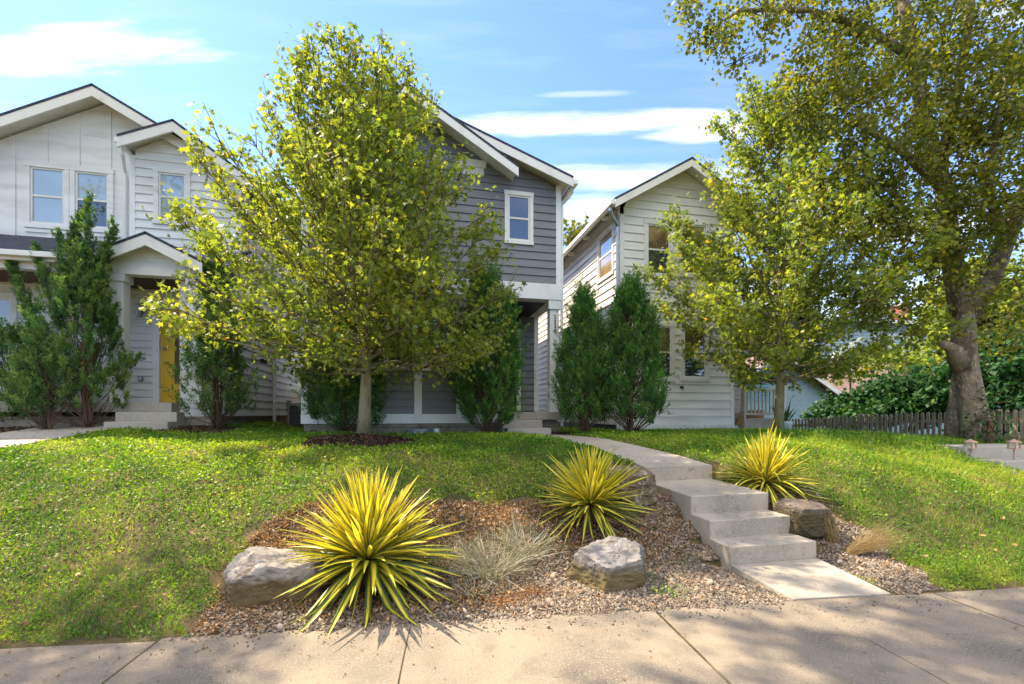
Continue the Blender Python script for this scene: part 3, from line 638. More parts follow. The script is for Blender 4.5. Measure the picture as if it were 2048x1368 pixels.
mb = MB(); hx = dl+.085; mb.tube([wpl.pt(hx, -.02, lz+.93), wpl.pt(hx, .03, lz+.93), wpl.pt(hx+.09, .03, lz+.93)], .011); mb.build('handle', M['metal'], ld); mb = MB(); mb.wb(wpl, hx-.033, hx+.033, -.03, -.012, lz+1.2, lz+1.28); mb.build('lock', M['metal'], ld)
la_ = P(285, 622, v=pwv); mb = MB(); mb.lathe((la_.x, pwv-.11, la_.z-.15), [(.052, 0), (.052, .3)], 16); mb.wb(wpl, la_.x-.035, la_.x+.035, .0, .1, la_.z-.07, la_.z+.04); mb.build('wall_lamp', M['metal'], LHt)
la_ = P(283, 757, v=pwv); mb = MB(); mb.wb(wpl, la_.x-.05, la_.x+.05, .01, .05, la_.z-.065, la_.z+.065); ob = mb.build('outlet_box', M['metal'], LHt, bevel=.01)
mb = MB(); mb.wb(wpl, la_.x-.02, la_.x+.02, .05, .056, la_.z-.035, la_.z+.035); mb.build('outlet_cover', M['white'], ob)
la_ = P(313, 700, v=pwv); mb = MB(); mb.wb(wpl, la_.x-.015, la_.x+.015, .03, .045, la_.z-.04, la_.z+.03); mb.build('doorbell', M['white'], LHt)
mb = MB(); mb.box(lL, lur-.06, bvv+.05, 17.4, 1.0, 7.0); mb.box(lux+.1, lur-.06, ws+.05, 17.4, 4.9, 6.6); mb.box(lL, lur-.06, pwv+.08, 17.35, 1.05, 4.8); mb.box(-4.65, lur-.06, 10.66, 11.6, 1.1, 4.2)
mb.add([(lux+.1, ws+.05, 6.6), (lur-.06, ws+.05, 6.6), (S1.x, ws+.05, S1.z-.16), (lux+.1, 17, 6.6), (lur-.06, 17, 6.6), (S1.x, 17, S1.z-.16)], [(0, 1, 2), (5, 4, 3), (0, 2, 5, 3), (1, 4, 5, 2)])
mb.build('inner_wall', M['dark'], LHt)
mb = MB()
mb.wb(wsw, lux-.02, lux+.09, -.32, .026, 4.9, S0.z-.22); mb.wb(wsw, lur-.09, lur+.02, -.05, .026, 4.3, 6.72)
mb.wb(wlr, 17.3, 17.42, -.05, .03, zsd, 6.6)
mb.each('corner_board', M['white'], LHt, bevel=.004)
mb = MB(); mb.box(lL, lur-.04, 10.35, 17.35, .6, zsd-.005) ; mb.build('foundation', M['block'], LHt)
for v_ in (12.2, 14.3, 15.3): pass
# roofs
rf = MB(); fa = MB()
def two(au, az, ml, mr, el, er, v0, v1):
    zl, zr = az-ml*(au-el), az-mr*(er-au)
    rf.slab([(el, v0, zl), (au, v0, az), (au, v1, az), (el, v1, zl)], .05); rf.slab([(au, v0, az), (er, v0, zr), (er, v1, zr), (au, v1, az)], .05)
    fa.slab([(el+.01, v0+.02, zl-.052), (au, v0+.02, az-.052), (au, v1, az-.052), (el+.01, v1, zl-.052)], .035); fa.slab([(au, v0+.02, az-.052), (er-.01, v0+.02, zr-.052), (er-.01, v1, zr-.052), (au, v1, az-.052)], .035)
    fa.beam((el+.005, v0+.03, zl-.05), (au, v0+.03, az-.05), .045, .22); fa.beam((au+.001, v0+.029, az-.05), (er-.005, v0+.029, zr-.05), .045, .22)
two(Ap.x, Ap.z, lm, lm, lL-.5, -3.6, lfv, 17.8)
two(S1.x, S1.z, sm1, sm2, S0.x, S2.x, sfv, 14)
T0 = P(290, 462, v=10.0); tm = .5
two(T0.x, T0.z, tm, tm, T0.x-.92, T0.x+.98, 10.0, 12.0)
# porch shed roof
ev = P(60, 500, v=10.15).z; wz = P(60, 468, v=bvv).z
for xa_, xb_ in ((lL-.3, T0.x-.86), (T0.x+.9, lur+.1)): rf.slab([(xa_, 10.15, ev), (xb_, 10.15, ev), (xb_, bvv+.1, wz), (xa_, bvv+.1, wz)], .05)
ro = rf.build('roof', M['shingle'], LHt); fa.build('fascia', M['cream'], ro, bevel=.004)
gutter(LHt, (lL-.3, 10.09, ev-.04), (T0.x-.95, 10.09, ev-.04), .055, 'cream')
gutter(LHt, (S0.x-.0, sfv+.02, S0.z-.05), (S0.x-.0, 13, S0.z-.05), .055); gx = P(247, 400, v=11.85).x
downspout(LHt, [(S0.x, sfv+.2, S0.z-.12), (S0.x, sfv+.22, S0.z-.3), (gx+.04, bvv-.06, S0.z-.5), (gx+.04, bvv-.06, S0.z-.65), (gx+.04, bvv-.06, 5.2)], .035)
downspout(LHt, [(lur+.06, 14.0, 6.6), (lur+.06, 14.0, 1.15), (lur+.12, 13.8, 1.08)], .045)
ce = ev-.32
mb = MB(); mb.box(lL, lur-.1, 10.5, pwv-.02, ce+.02, ce+.06); mb.build('porch_ceiling', M['ceil'], LHt)
mb = MB(); mb.box(lL, T0.x-.8, 10.3, 10.46, ce-.0, ev-.1); mb.box(lL-.1, T0.x-.85, 10.14, 10.299, ev-.2, ev-.06)
cz = P(230, 547, v=10.3).z
mb.box(T0.x-.85, T0.x+.9, 10.28, 10.5, cz, cz+.17); mb.each('porch_beam', M['cream'], LHt, bevel=.005)
mb = MB(); wt = Wall((0, 10.34), (1, 0), (0, -1)); siding(mb, wt, T0.x-.8, T0.x+.85, cz+.17, T0.z-.12, .19, (), lambda z: (T0.x-(T0.z-.1-z)/tm if z < T0.z-.1 else 9, T0.x+(T0.z-.1-z)/tm if z < T0.z-.1 else -9))
mb.build('gable_siding', M['side_l'], LHt)
cx0, cx1 = P(217, 700, v=10.3).x, P(245, 700, v=10.3).x
for (a, b) in ((cx0, cx1), (T0.x+.6, T0.x+.6+cx1-cx0), (-8.9, -8.62)):
    mb = MB(); mb.box(a, b, 10.32, 10.32+(b-a), lz, cz-.14); c_ = mb.build('column', M['white'], LHt, bevel=.005)
    mb = MB(); mb.box(a-.04, b+.04, 10.28, 10.36+(b-a), cz-.14, cz-.001); mb.build('column_cap', M['white'], c_, bevel=.005)
mb = MB(); mb.box(lL, lur-.8, 10.26, pwv, lz-.19, lz-.0); mb.each('porch_slab', M['conc'], LHt, bevel=.01)
s0_, s1_ = P(228, 835, v=9.9).x, P(352, 835, v=9.9).x
mb = MB(); mb.box(s0_, s1_, 9.93, 10.25, 1.0, lz-.19); mb.box(s0_+.0, s1_, 9.6, 9.929, .95, lz-.37); mb.each('porch_step', M['conc'], LHt, bevel=.012)
# fittings on the side wall
fl = P(508, 720, u=lur); mb = MB(); mb.wb(wlr, fl.y-.04, fl.y+.04, .01, .04, fl.z-.08, fl.z+.08); mb.tube([wlr.pt(fl.y, .03, fl.z), wlr.pt(fl.y+.05, .14, fl.z)], .012)
for s_ in (-.09, .09): mb.tube([wlr.pt(fl.y+.05+s_*.3, .14, fl.z), wlr.pt(fl.y+.05+s_*1.6, .22, fl.z-.02)], [.03, .055], 10)
mb.build('flood_light', M['dark'], LHt)
mp = P(574, 812, u=lur); mb = MB(); mb.wb(wlr, mp.y-.13, mp.y+.13, .01, .12, mp.z-.16, mp.z+.18); mb.tube([wlr.pt(mp.y, .06, mp.z-.15), wlr.pt(mp.y, .06, .95)], .03); mb.build('meter_box', M['metal'], LHt, bevel=.01)
# ================================================================== air conditioner, fence, bits by the grey house
ac = P(596, 855, Z=12.6); az_ = float(gz(ac.x, ac.y)); AC = thing('air_conditioner', (ac.x, ac.y, az_), 'dark louvred air conditioner standing on the lawn between the two left houses', 'air conditioner')
x0, y0, w_ = ac.x-.22, ac.y-.2, .62
mb = MB(); mb.box(x0+.02, x0+w_-.02, y0+.02, y0+w_-.02, az_+.04, az_+.60); mb.build('coil', M['dark'], AC)
mb = MB()
for k in range(15): mb.box(x0, x0+w_, y0, y0+w_, az_+.07+k*.036, az_+.082+k*.036)
mb.build('louvres', M['acm'], AC)
mb = MB()
for a in (0, 1):
    for b in (0, 1): mb.box(x0-.005+a*(w_-.04), x0+.045+a*(w_-.04), y0-.005+b*(w_-.04), y0+.045+b*(w_-.04), az_, az_+.62)
mb.box(x0-.01, x0+w_+.01, y0-.01, y0+w_+.01, az_+.62, az_+.66); mb.build('cabinet', M['metal'], AC, bevel=.008)
mb = MB(); mb.lathe((x0+w_/2, y0+w_/2, az_+.66), [(.24, 0), (.22, .02), (.05, .03)], 20); mb.build('fan_guard', M['dark'], AC)
bf = thing('board_fence', (-3.3, 17.2, 1.0), 'tan board fence panel closing the gap behind the dark air conditioner', 'fence')
for k in range(11):
    mb = MB(); x = -3.85+k*.145; mb.box(x, x+.138, 17.3, 17.33, .95, 2.35+.01*(k % 3)); mb.build('board', M['wood2'], bf, bevel=.004)
mb = MB(); mb.box(-3.85, -2.3, 17.331, 17.38, 1.3, 1.4); mb.box(-3.85, -2.3, 17.331, 17.38, 2.0, 2.1); mb.build('rail', M['wood2'], bf)
ww_ = P(840, 860, v=9.98); wl_ = thing('window_well', (ww_.x, 10.2, 1.0), 'half round galvanised window well against the grey house foundation', 'window well')
mb = MB(); prof = []
R_ = .27
for k in range(13):
    z = .98+k*.014; rr_ = R_+(.012 if k % 3 else -.004)
    prof.append((rr_, z))
vv = []; ff = []
for i, (r_, z) in enumerate(prof):
    for j in range(17): t = pi+pi*j/16; vv.append((ww_.x+r_*1.15*cos(t), 10.36+r_*1.25*sin(t), z))
for i in range(len(prof)-1):
    for j in range(16): ff.append((i*17+j, i*17+j+1, (i+1)*17+j+1, (i+1)*17+j))
mb.add(vv, ff); o = mb.build('shell', M['galv'], wl_, smooth=True); sd = o.modifiers.new('solid', 'SOLIDIFY'); sd.thickness = .006
mb = MB(); mb.tube([(ww_.x+R_*1.15*cos(pi+pi*j/16), 10.36+R_*1.25*sin(pi+pi*j/16), 1.155) for j in range(17)], .012); mb.build('rim', M['galv'], wl_, smooth=True)
cp = P(873, 862, v=9.9); cz_ = float(gz(cp.x, 9.9)); mb = MB(); mb.lathe((cp.x, 9.9, cz_-.02), [(.055, 0), (.055, .12), (.065, .125), (.065, .15), (.02, .165)], 16)
tag(mb.build('cleanout_cap', M['white'], smooth=False), 'small round white drain cap in the dark mulch beside the metal window well', 'pipe cap')
hp = P(625, 862, Z=9.6); hz_ = float(gz(hp.x, hp.y)); mb = MB()
mb.tube([(hp.x+.085*cos(t), hp.y+.03*t, hz_+.005+.1*sin(t)) for t in np.linspace(0, pi, 12)]+[(hp.x-.25-.1*k, hp.y+.1+.05*sin(k), hz_+.02) for k in range(5)], .011, 6)
tag(mb.build('garden_hose', M['dark'], smooth=True), 'black hose looping out of the grass left of the big tree', 'hose')
# broom and potted plant at the side porch
bp_ = P(1478, 832, v=11.05); br = thing('broom', (bp_.x, 11.0, 1.3), 'corn broom leaning on the side porch corner of the ivory house', 'broom')
hz0 = 1.2; mb = MB(); mb.tube([(bp_.x+.02, 11.0, hz0+.3), (bp_.x+.2, 11.16, hz0+1.2)], .014, 8); mb.build('handle', mat('red_brown_handle', (.25, .08, .05), .5), br)
mb = MB(); mb.hexa([(bp_.x-.17, 10.97, hz0-.02), (bp_.x+.13, 10.97, hz0-.02), (bp_.x+.13, 11.03, hz0-.02), (bp_.x-.17, 11.03, hz0-.02)], [(bp_.x-.01, 10.98, hz0+.34), (bp_.x+.05, 10.98, hz0+.34), (bp_.x+.05, 11.02, hz0+.34), (bp_.x-.01, 11.02, hz0+.34)]); mb.build('bristles', mat('straw', (.28, .17, .07), .8, .2, [((80, 80, 3), (.15, .09, .04), .4, .6)]), br)
pp = P(1568, 860, v=10.7); pz = float(gz(pp.x, pp.y)); pt_ = thing('potted_plant', (pp.x, 10.7, pz), 'tall spiky plant in a round white pot behind the slim tree trunk by the fence', 'potted plant')
mb = MB(); mb.lathe((pp.x, 10.7, pz), [(.12, 0), (.19, .16), (.21, .32), (.215, .40), (.19, .40), (.18, .36)], 22); mb.build('pot', mat('white_glazed_pot', (.62, .64, .64), .4), pt_, smooth=True)
# low wooden steps of firewood behind the railing
lg = P(1507, 835, v=12.0); tg = thing('wood_crate', (lg.x, 12.0, 1.37), 'low slatted wooden crate behind the porch railing of the ivory house', 'crate')
for k in range(5):
    mb = MB(); mb.box(lg.x-.3+k*.125, lg.x-.195+k*.125, 11.9, 11.925, 1.39, 1.62); mb.build('slat', M['wood2'], tg)
mb = MB(); mb.box(lg.x-.3, lg.x+.31, 11.93, 12.2, 1.371, 1.6); mb.build('box', M['wood2'], tg, bevel=.005)
# ================================================================== picket fence
FU = 12.0
pf = thing('picket_fence', (FU, 8.5, .8), 'weathered brown picket fence running back behind the big tree trunk at the right', 'fence')
def ftop(v): return float(np.interp(v, [4, 6.8, 9, 12.4, 16], [1.62, 1.6, 1.52, 1.33, 1.2]))
n = 0; v = 5.15; random.seed(5)
me0 = None
while v < 14.6 and n < 99:
    zt = ftop(v)+random.uniform(-.012, .012); zb = min(.86, zt-.74) if v > 9 else .82
    mb = MB(); a, b = v-.034, v+.034; x0 = FU-.014+random.uniform(-.005, .005)
    prof = [(a, zb), (b, zb), (b, zt-.035), (b-.017, zt-.008), (v, zt), (a+.017, zt-.008), (a, zt-.035)]
    q = [(x0, y, z) for y, z in prof]+[(x0+.022, y, z) for y, z in prof]; k = len(prof)
    mb.add(q, [tuple(range(k)), tuple(range(2*k-1, k-1, -1))]+[(i, i+k, (i+1) % k+k, (i+1) % k) for i in range(k)])
    mb.build('picket', M['wood'], pf); v += .122; n += 1
vs_ = [5.0, 6.8, 9, 11, 12.4, 14.6]
for dz in (.18, .55):
    mb = MB()
    for a, b in zip(vs_[:-1], vs_[1:]): mb.beam((FU+.03, a, ftop(a)-dz), (FU+.03, b, ftop(b)-dz), .04, .07)
    mb.build('rail', M['wood'], pf)
for v in (5.0, 7.5, 10.0, 12.5):
    mb = MB(); mb.box(FU+.03, FU+.12, v-.045, v+.045, .5, ftop(v)+.03); mb.build('post', M['wood'], pf, bevel=.006)
gp = P(2046, 860, u=11.6); mb = MB(); mb.box(gp.x-.05, gp.x+.05, gp.y-.34, gp.y-.22, .7, 1.62); mb.build('gate_post', M['wood'], pf, bevel=.01)
# ================================================================== neighbour steps, lights
ns = P(1960, 893, Z=7.9); nx0 = P(1893, 893, Z=7.7).x
NS = MB()
a = P(1893, 893, Z=7.7); b = P(2033, 893, Z=7.3); zt = (a.z+b.z)/2
def quadbox(mb, pts, zt, zb): mb.hexa([(p[0], p[1], zb) for p in pts], [(p[0], p[1], zt) for p in pts])
vF = (a.y+b.y)/2; uL = a.x
quadbox(NS, [(uL, vF), (uL+1.6, vF), (uL+1.6, vF+.5), (uL, vF+.5)], zt, zt-.5)
quadbox(NS, [(uL+.1, vF-.42), (uL+3.0, vF-.42), (uL+3.0, vF-.002), (uL+.1, vF-.002)], zt-.2, zt-.7)
quadbox(NS, [(uL+.15, vF-.9), (uL+3.0, vF-.9), (uL+3.0, vF-.422), (uL+.15, vF-.422)], zt-.38, zt-.9)
quadbox(NS, [(uL+.2, vF-2.4), (uL+3.0, vF-2.4), (uL+3.0, vF-.902), (uL+.2, vF-.902)], zt-.55, zt-1.1)
tag(NS.build('neighbour_steps', M['conc'], bevel=.015), 'old stained concrete steps and low ledge at the right edge beside the lawn', 'steps')
mb = MB(); k1 = P(1790, 880, Z=9.6); k2 = P(1892, 895, Z=7.75)
d_ = (k2-k1); k0 = k1-d_*.6
mb.beam((k0.x, k0.y, k0.z+.0), (k2.x, k2.y, k2.z), .22, .3); tag(mb.build('edging', M['conc'], bevel=.01), 'low sunlit concrete edging along the top of the right lawn below the picket fence', 'edging')
def lantern(px, py, Z, base_dz, label):
    p = P(px, py, Z=Z); L_ = thing('path_light', (p.x, p.y, p.z-base_dz), label, 'path light', 'pagoda path lights by the neighbour steps')
    return L_, p
LB = 'copper pagoda path light on the lawn slope just left of the old concrete ledge'
L1, p = lantern(1941, 882, 7.45, .28, LB)
mb = MB(); q = [(.088, 0), (.086, .008), (.03, .035), (.0, .045)]
mb.lathe((p.x, p.y, p.z-.02), [(.105, 0), (.1, .01), (.04, .035), (.012, .05)], 4); mb.build('cap', M['terra'], L1)
mb = MB()
for i in (-1, 1):
    for j in (-1, 1): mb.box(p.x+i*.048-.008, p.x+i*.048+.008, p.y+j*.048-.008, p.y+j*.048+.008, p.z-.115, p.z-.02)
mb.box(p.x-.06, p.x+.06, p.y-.06, p.y+.06, p.z-.13, p.z-.115); mb.build('frame', M['terra'], L1)
mb = MB(); mb.box(p.x-.038, p.x+.038, p.y-.038, p.y+.038, p.z-.115, p.z-.02); mb.build('lamp_glass', mat('frosted_glass', (.7, .62, .48), .3), L1)
mb = MB(); mb.tube([(p.x, p.y, p.z-.13), (p.x, p.y, p.z-.34)], .012, 8); mb.build('stake', M['terra'], L1)
p2 = P(2028, 882, Z=7.3); L2 = L1.copy(); C.objects.link(L2); L2.location = (p2.x, p2.y, p2.z-.28)
L2['label'] = 'copper pagoda path light at the far right edge beside the picket fence end'
for ch in L1.children: c_ = ch.copy(); C.objects.link(c_); c_.parent = L2
# ================================================================== teal neighbour house and the far one
nv = 16.0
NA, NB, NC = P(1566, 700, v=nv), P(1487, 752, v=nv), P(1640, 742, v=nv)
nm = (NA.z-NB.z)/(NA.x-NB.x)
NH = thing('brick_house', (NA.x, nv, .6), 'low teal painted brick house with brown shingle roof beyond the picket fence', 'house')
mb = MB(); h = .12; xr = NA.x+(NA.z-1.9)/nm
xl = NA.x-(NA.z-2.2)/nm
n0 = nv+.4
mb.add([(xl, n0, .2), (xr, n0, .2), (xr, n0, 1.8), (NA.x, n0, NA.z-.15), (xl, n0, 2.1), (xl, 24, .2), (xr, 24, .2), (xr, 24, 1.8), (NA.x, 24, NA.z-.15), (xl, 24, 2.1)],
       [(0, 1, 2, 3, 4), (9, 8, 7, 6, 5), (2, 7, 8, 3), (3, 8, 9, 4), (1, 6, 7, 2), (0, 4, 9, 5)])
mb.build('brick_wall', M['bluew'], NH)
mb = MB(); wn = Wall((0, n0), (1, 0), (0, -1)); siding(mb, wn, xl, NA.x-.35, 2.05, NA.z-.2, .12, (), lambda z: (NA.x-(NA.z-.2-z)/nm, NA.x-.1)); mb.build('gable_siding', mat('teal_siding', (.13, .27, .36), .6), NH)
rf = MB(); fa = MB(); e1 = NA.x+(NA.z-1.75)/nm; e0 = NA.x-(NA.z-2.0)/nm
rf.slab([(NA.x, nv, NA.z), (e1, nv, 1.75), (e1, 24.4, 1.75), (NA.x, 24.4, NA.z)], .06); rf.slab([(e0, nv, 2.0), (NA.x, nv, NA.z), (NA.x, 24.4, NA.z), (e0, 24.4, 2.0)], .06)
fa.beam((e0, nv-.02, 2.0-.02), (NA.x, nv-.02, NA.z-.02), .05, .2); fa.beam((NA.x, nv-.021, NA.z-.02), (e1, nv-.021, 1.75-.02), .05, .2)
# cross wing to the right with a long brown roof
q1, q2, q3 = P(1880, 712, v=19.5), P(1590, 690, v=19.5), P(1850, 765, v=17.2)
rf.slab([(NA.x+.4, 16.9, 2.3), (q1.x+6, 16.9, 2.3), (q1.x+6, 20.2, 4.35), (NA.x+.4, 20.2, 4.35)], .06)
ro = rf.build('roof', M['shingle_b'], NH); fa.build('fascia', M['cream'], ro)
mb = MB(); mb.box(NA.x+1, q1.x+5.8, 17.3, 24, .2, 2.3); mb.build('wing_wall', M['bluew'], NH)
FH = thing('blue_grey_house', (26, 24, .6), 'tall pale blue grey sided house with white trim and brick chimney farthest behind the hedge', 'house')
f0 = P(1630, 700, v=24).x; f1 = P(1960, 700, v=24).x+3; ft_ = P(1760, 640, v=24).z
wF = Wall((0, 24), (1, 0), (0, -1)); fo = []
for (x0, x1, y0, y1) in ((1748, 1784, 672, 711), (1786, 1806, 672, 711)):
    a_, b__ = P(x0, y0, v=24), P(x1, y1, v=24); fo.append(window(FH, wF, a_.x+.1, b__.x-.1, b__.z+.15, a_.z, 'glass', .14, 'white'))
mb = MB(); siding(mb, wF, f0, f1, 2.5, ft_, .2, fo); mb.build('front_siding', M['bluec'], FH)
mb = MB(); mb.box(f0+.05, f1-.05, 24.06, 34, .2, ft_); mb.build('inner_wall', M['dark'], FH)
rf = MB(); rf.slab([(f0-.4, 23.5, ft_-.1), (f1+.4, 23.5, ft_-.1), (f1+.4, 29, ft_+1.4), (f0-.4, 29, ft_+1.4)], .1); rf.slab([(f0-.4, 34.5, ft_-.1), (f1+.4, 34.5, ft_-.1), (f1+.4, 29, ft_+1.4), (f0-.4, 29, ft_+1.4)], .1)
ro = rf.build('roof', M['shingle'], FH); mb = MB(); mb.box(f0-.4, f1+.4, 23.44, 23.49, ft_-.3, ft_-.08)
k1, k2 = P(1665, 708, v=23.3), P(1720, 675, v=23.3); mb.beam(k1, k2, .3, .25); mb.build('fascia', M['cream'], ro)
c1 = P(1802, 625, v=27); mb = MB(); mb.box(c1.x-.5, c1.x+.5, 26.6, 27.6, ft_-.2, P(1802, 614, v=27).z); ch = mb.build('chimney', M['red'], ro)
mb = MB(); zc_ = P(1802, 614, v=27).z; mb.box(c1.x-.6, c1.x+.6, 26.5, 27.7, zc_, zc_+.2); mb.build('chimney_cap', M['conc'], ch)
# ================================================================== leaf materials
def ramp(*c): return [(i/(len(c)-1), x) for i, x in enumerate(c)]
M['maple'] = leafmat('maple_leaf', ramp((.075, .12, .022), (.135, .19, .028), (.23, .275, .036), (.37, .37, .05), (.46, .30, .06)), .52, .5, .5, (1.9, 1.8, .8))
M['maple2'] = leafmat('small_maple_leaf', ramp((.09, .14, .026), (.145, .20, .03), (.22, .27, .036), (.32, .33, .05), (.42, .26, .05)), .5, .5, .5, (2.0, 1.9, .9))
M['elm'] = leafmat('elm_leaf', ramp((.045, .065, .012), (.09, .115, .014), (.165, .18, .018), (.27, .24, .028), (.33, .22, .05)), .5, .5, .5, (2.1, 2.0, .8))
M['jun'] = leafmat('juniper_foliage', ramp((.02, .06, .018), (.045, .125, .025), (.11, .235, .032), (.24, .38, .045)), .25, .55, .35, (1.6, 1.8, .8))
M['jun2'] = leafmat('blue_juniper_foliage', ramp((.03, .075, .028), (.07, .15, .042), (.16, .26, .052), (.33, .40, .06)), .25, .55, .35, (1.6, 1.8, .8))
M['hedge'] = leafmat('vine_leaf', ramp((.018, .06, .024), (.03, .09, .028), (.05, .125, .03), (.11, .19, .035)), .25, .55, .25, (1.8, 2.0, .8))
M['yellowgreen'] = leafmat('far_leaf', ramp((.08, .10, .015), (.16, .17, .02), (.26, .24, .03)), .4, .5, .3)
M['grass'] = leafmat('clover_and_grass', ramp((.045, .12, .012), (.095, .205, .016), (.18, .295, .022), (.31, .38, .035), (.42, .33, .12)), .42, .5, .35, (2.1, 1.9, .7))
M['dry'] = leafmat('dead_leaf', ramp((.10, .045, .02), (.25, .125, .05), (.42, .235, .10), (.52, .36, .2)), .2, .7, .2, (1.5, 1.2, .8))
M['peb'] = leafmat('river_gravel', ramp((.05, .034, .024), (.11, .08, .058), (.20, .155, .115), (.36, .295, .225), (.18, .095, .05)), 0, .75, .3)
M['chip'] = leafmat('bark_chip', ramp((.02, .012, .009), (.05, .03, .02), (.1, .06, .04), (.16, .1, .07)), 0, .9, .1)
M['silver'] = leafmat('silvery_stem', ramp((.22, .18, .15), (.40, .36, .31), (.6, .57, .5)), .15, .8, .2)
M['sage'] = leafmat('sage_leaf', ramp((.10, .13, .07), (.17, .2, .11), (.25, .27, .17)), .3, .7, .2)
M['straw2'] = leafmat('dry_grass', ramp((.22, .15, .07), (.34, .25, .12), (.46, .37, .2)), .4, .6, .2, (1.5, 1.3, .8))
# ================================================================== trees
def bez(a, b, c, n):
    return [a*(1-t)**2+b*2*t*(1-t)+c*t*t for t in np.linspace(0, 1, n)]
def leaves_on(segs, per_m, size, tpl, m, parent, droop=.5, jit=.06, name='crown', up=.7, hang=.3):
    """segs: list of (p, q) twig segments"""
    A_ = np.array([s[0] for s in segs], float); B_ = np.array([s[1] for s in segs], float)
    L_ = np.linalg.norm(B_-A_, axis=1); cnt = np.maximum(1, RG.poisson(L_*per_m)); idx = np.repeat(np.arange(len(segs)), cnt); n = len(idx)
    t = RG.random(n)[:, None]; D = nrm(B_-A_)[idx]
    pos = A_[idx]*(1-t)+B_[idx]*t+RG.normal(size=(n, 3))*jit
    ax = nrm(D*.5+rv(n)*.9+np.array([0, 0, -droop])); no = nrm(np.array([0, 0, up])+rv(n)*.75)
    s = size*RG.uniform(.65, 1.25, n)
    r = np.clip(RG.beta(2, 2.8, n)*.8+.09*np.sin(pos[:, 0]*1.7+pos[:, 2]*2.3+pos[:, 1])+.05, 0, .8); r[RG.random(n) < .012] = 1
    V, F, R = cloud(pos, ax, no, s, s*1.0*RG.uniform(.85, 1.1, n), tpl[0], tpl[1], r)
    return npmesh(name, V, F, m, parent, R)
def maple(base, H, envf, nb, h0, seed, label, trunk_r, lm, per_m=26, size=.095, lean=(0, 0), group=None, stopk=1.0, twl=1.0):
    rg = np.random.default_rng(seed); base = np.array(base, float)
    T = thing('maple_tree', base, label, 'tree', group); mb = MB(); tw = MB(); segs = []
    top = base+np.array([lean[0], lean[1], H])
    tr = [base+np.array([lean[0]*t+.03*sin(t*7), lean[1]*t+.03*cos(t*5+1)-.03, H*t]) for t in np.linspace(0, 1, 14)]
    rad = [trunk_r*(1.25 if i == 0 else 1.04 if i == 1 else (1-.62*min(1, max(0, (i/13-.12)/.35)))*(1-(i/13)**2*.85)) for i in range(14)]
    mb.tube(tr, rad, 12)
    att = lambda h: base+np.array([lean[0]*h/H, lean[1]*h/H, h])
    for i in range(nb):
        f = i/(nb-1); h = h0+(H*.93-h0)*f**1.25*rg.uniform(.9, 1.05); h = min(h, H*.95); az = i*2.39996+rg.uniform(-.3, .3)
        d = np.array([cos(az), sin(az), 0])
        rise = (.12+1.95*f)+rg.uniform(-.15, .2)
        R_ = 1.0
        for _ in range(6):
            ze = min(h+R_*rise, H*1.0); R_ = envf(ze, az)*rg.uniform(.93, 1.0)
            if _ < 5: R_ = R_
        ze = min(h+R_*rise, H)
        p0_ = att(h); p2 = base+np.array([lean[0]*ze/H, lean[1]*ze/H, ze])+d*R_
        p1 = p0_+(p2-p0_)*.45+np.array([0, 0, -.06*R_])+d*R_*.1
        L_ = np.linalg.norm(p2-p0_); pts = bez(p0_, p1, p2, 9)
        pts = [p+(rg.normal(size=3)*.03*(k > 0)) for k, p in enumerate(pts)]
        r0 = trunk_r*(.24+.1*rg.random())*(1-.6*f)
        mb.tube(pts, list(np.linspace(r0, .006, 9)), 6, False)
        nt_ = int(4+L_**1.5*(4.6-2.2*f))
        for k in range(nt_):
            t = rg.uniform(.10, 1)**.8; q = bez(p0_, p1, p2, 21)[int(t*20)]
            bd = nrm((p2-p0_)[None])[0]
            td = nrm((bd*rg.uniform(.6, 1.2)+rg.normal(size=3)*.6+np.array([0, 0, .28+.8*f]))[None])[0]
            tl = twl*rg.uniform(.35, .95)*(1.15-.6*t)*min(1, .35+R_/2.5)*(1+.55*(f > .7)*(rg.random() < .35))
            e = q+td*tl
            # keep inside the envelope
            rel = e-base; rr = math.hypot(rel[0]-lean[0]*rel[2]/H, rel[1]-lean[1]*rel[2]/H); mx = envf(rel[2], math.atan2(rel[1], rel[0]))*1.1+.12
            if rr > mx: e = q+td*tl*max(.15, .5*mx/rr)
            if e[2]-base[2] > H+.55: e[2] = base[2]+H+.5*rg.random()
            tw.tube([q, (q+e)/2+rg.normal(size=3)*.02, e], [.008, .005, .003], 3, False); segs.append((q+(e-q)*.2, e))
            for _ in range(2):
                s2 = q+(e-q)*rg.uniform(.3, .9); e2 = s2+nrm((td+rg.normal(size=3)*.8)[None])[0]*tl*.45; segs.append((s2, e2))
        segs.append((pts[-2], pts[-1]))
    for k in range(8):
        a = tr[-1]; segs.append((tr[-2-(k % 3)], a+rg.normal(size=3)*np.array([.2, .2, .1])))
    t_ = mb.build('trunk', M['bark'], T, smooth=True); tw.build('twigs', M['twig'], T)
    leaves_on(segs, per_m, size, MAPLE, lm, T)
    return T, segs
def envtab(zs, Lr, Rr, front=1.0, back=.7):
    def f(z, az):
        l = np.interp(z, zs, Lr); r = np.interp(z, zs, Rr); e = cos(az+A*0)    # +u is right
        side = l if e < 0 else r
        dv = (front if sin(az) < 0 else back)*(l+r)/2
        c2 = cos(az)**2
        return float(side*c2+dv*(1-c2))
    return f
mt = P(727, 866, v=8.3); mtz = float(gz(mt.x, 8.3))+.0
ys = [790, 740, 700, 620, 540, 450, 380, 320, 250, 180, 120, 60, 40]
Zt = 7.45; zs = [EYE+(828-y)*Zt/900-mtz for y in ys]
Lp_ = [80, 220, 320, 385, 395, 390, 345, 300, 235, 205, 170, 60, 15]; Rp_ = [120, 200, 280, 335, 335, 300, 250, 225, 190, 165, 110, 50, 20]
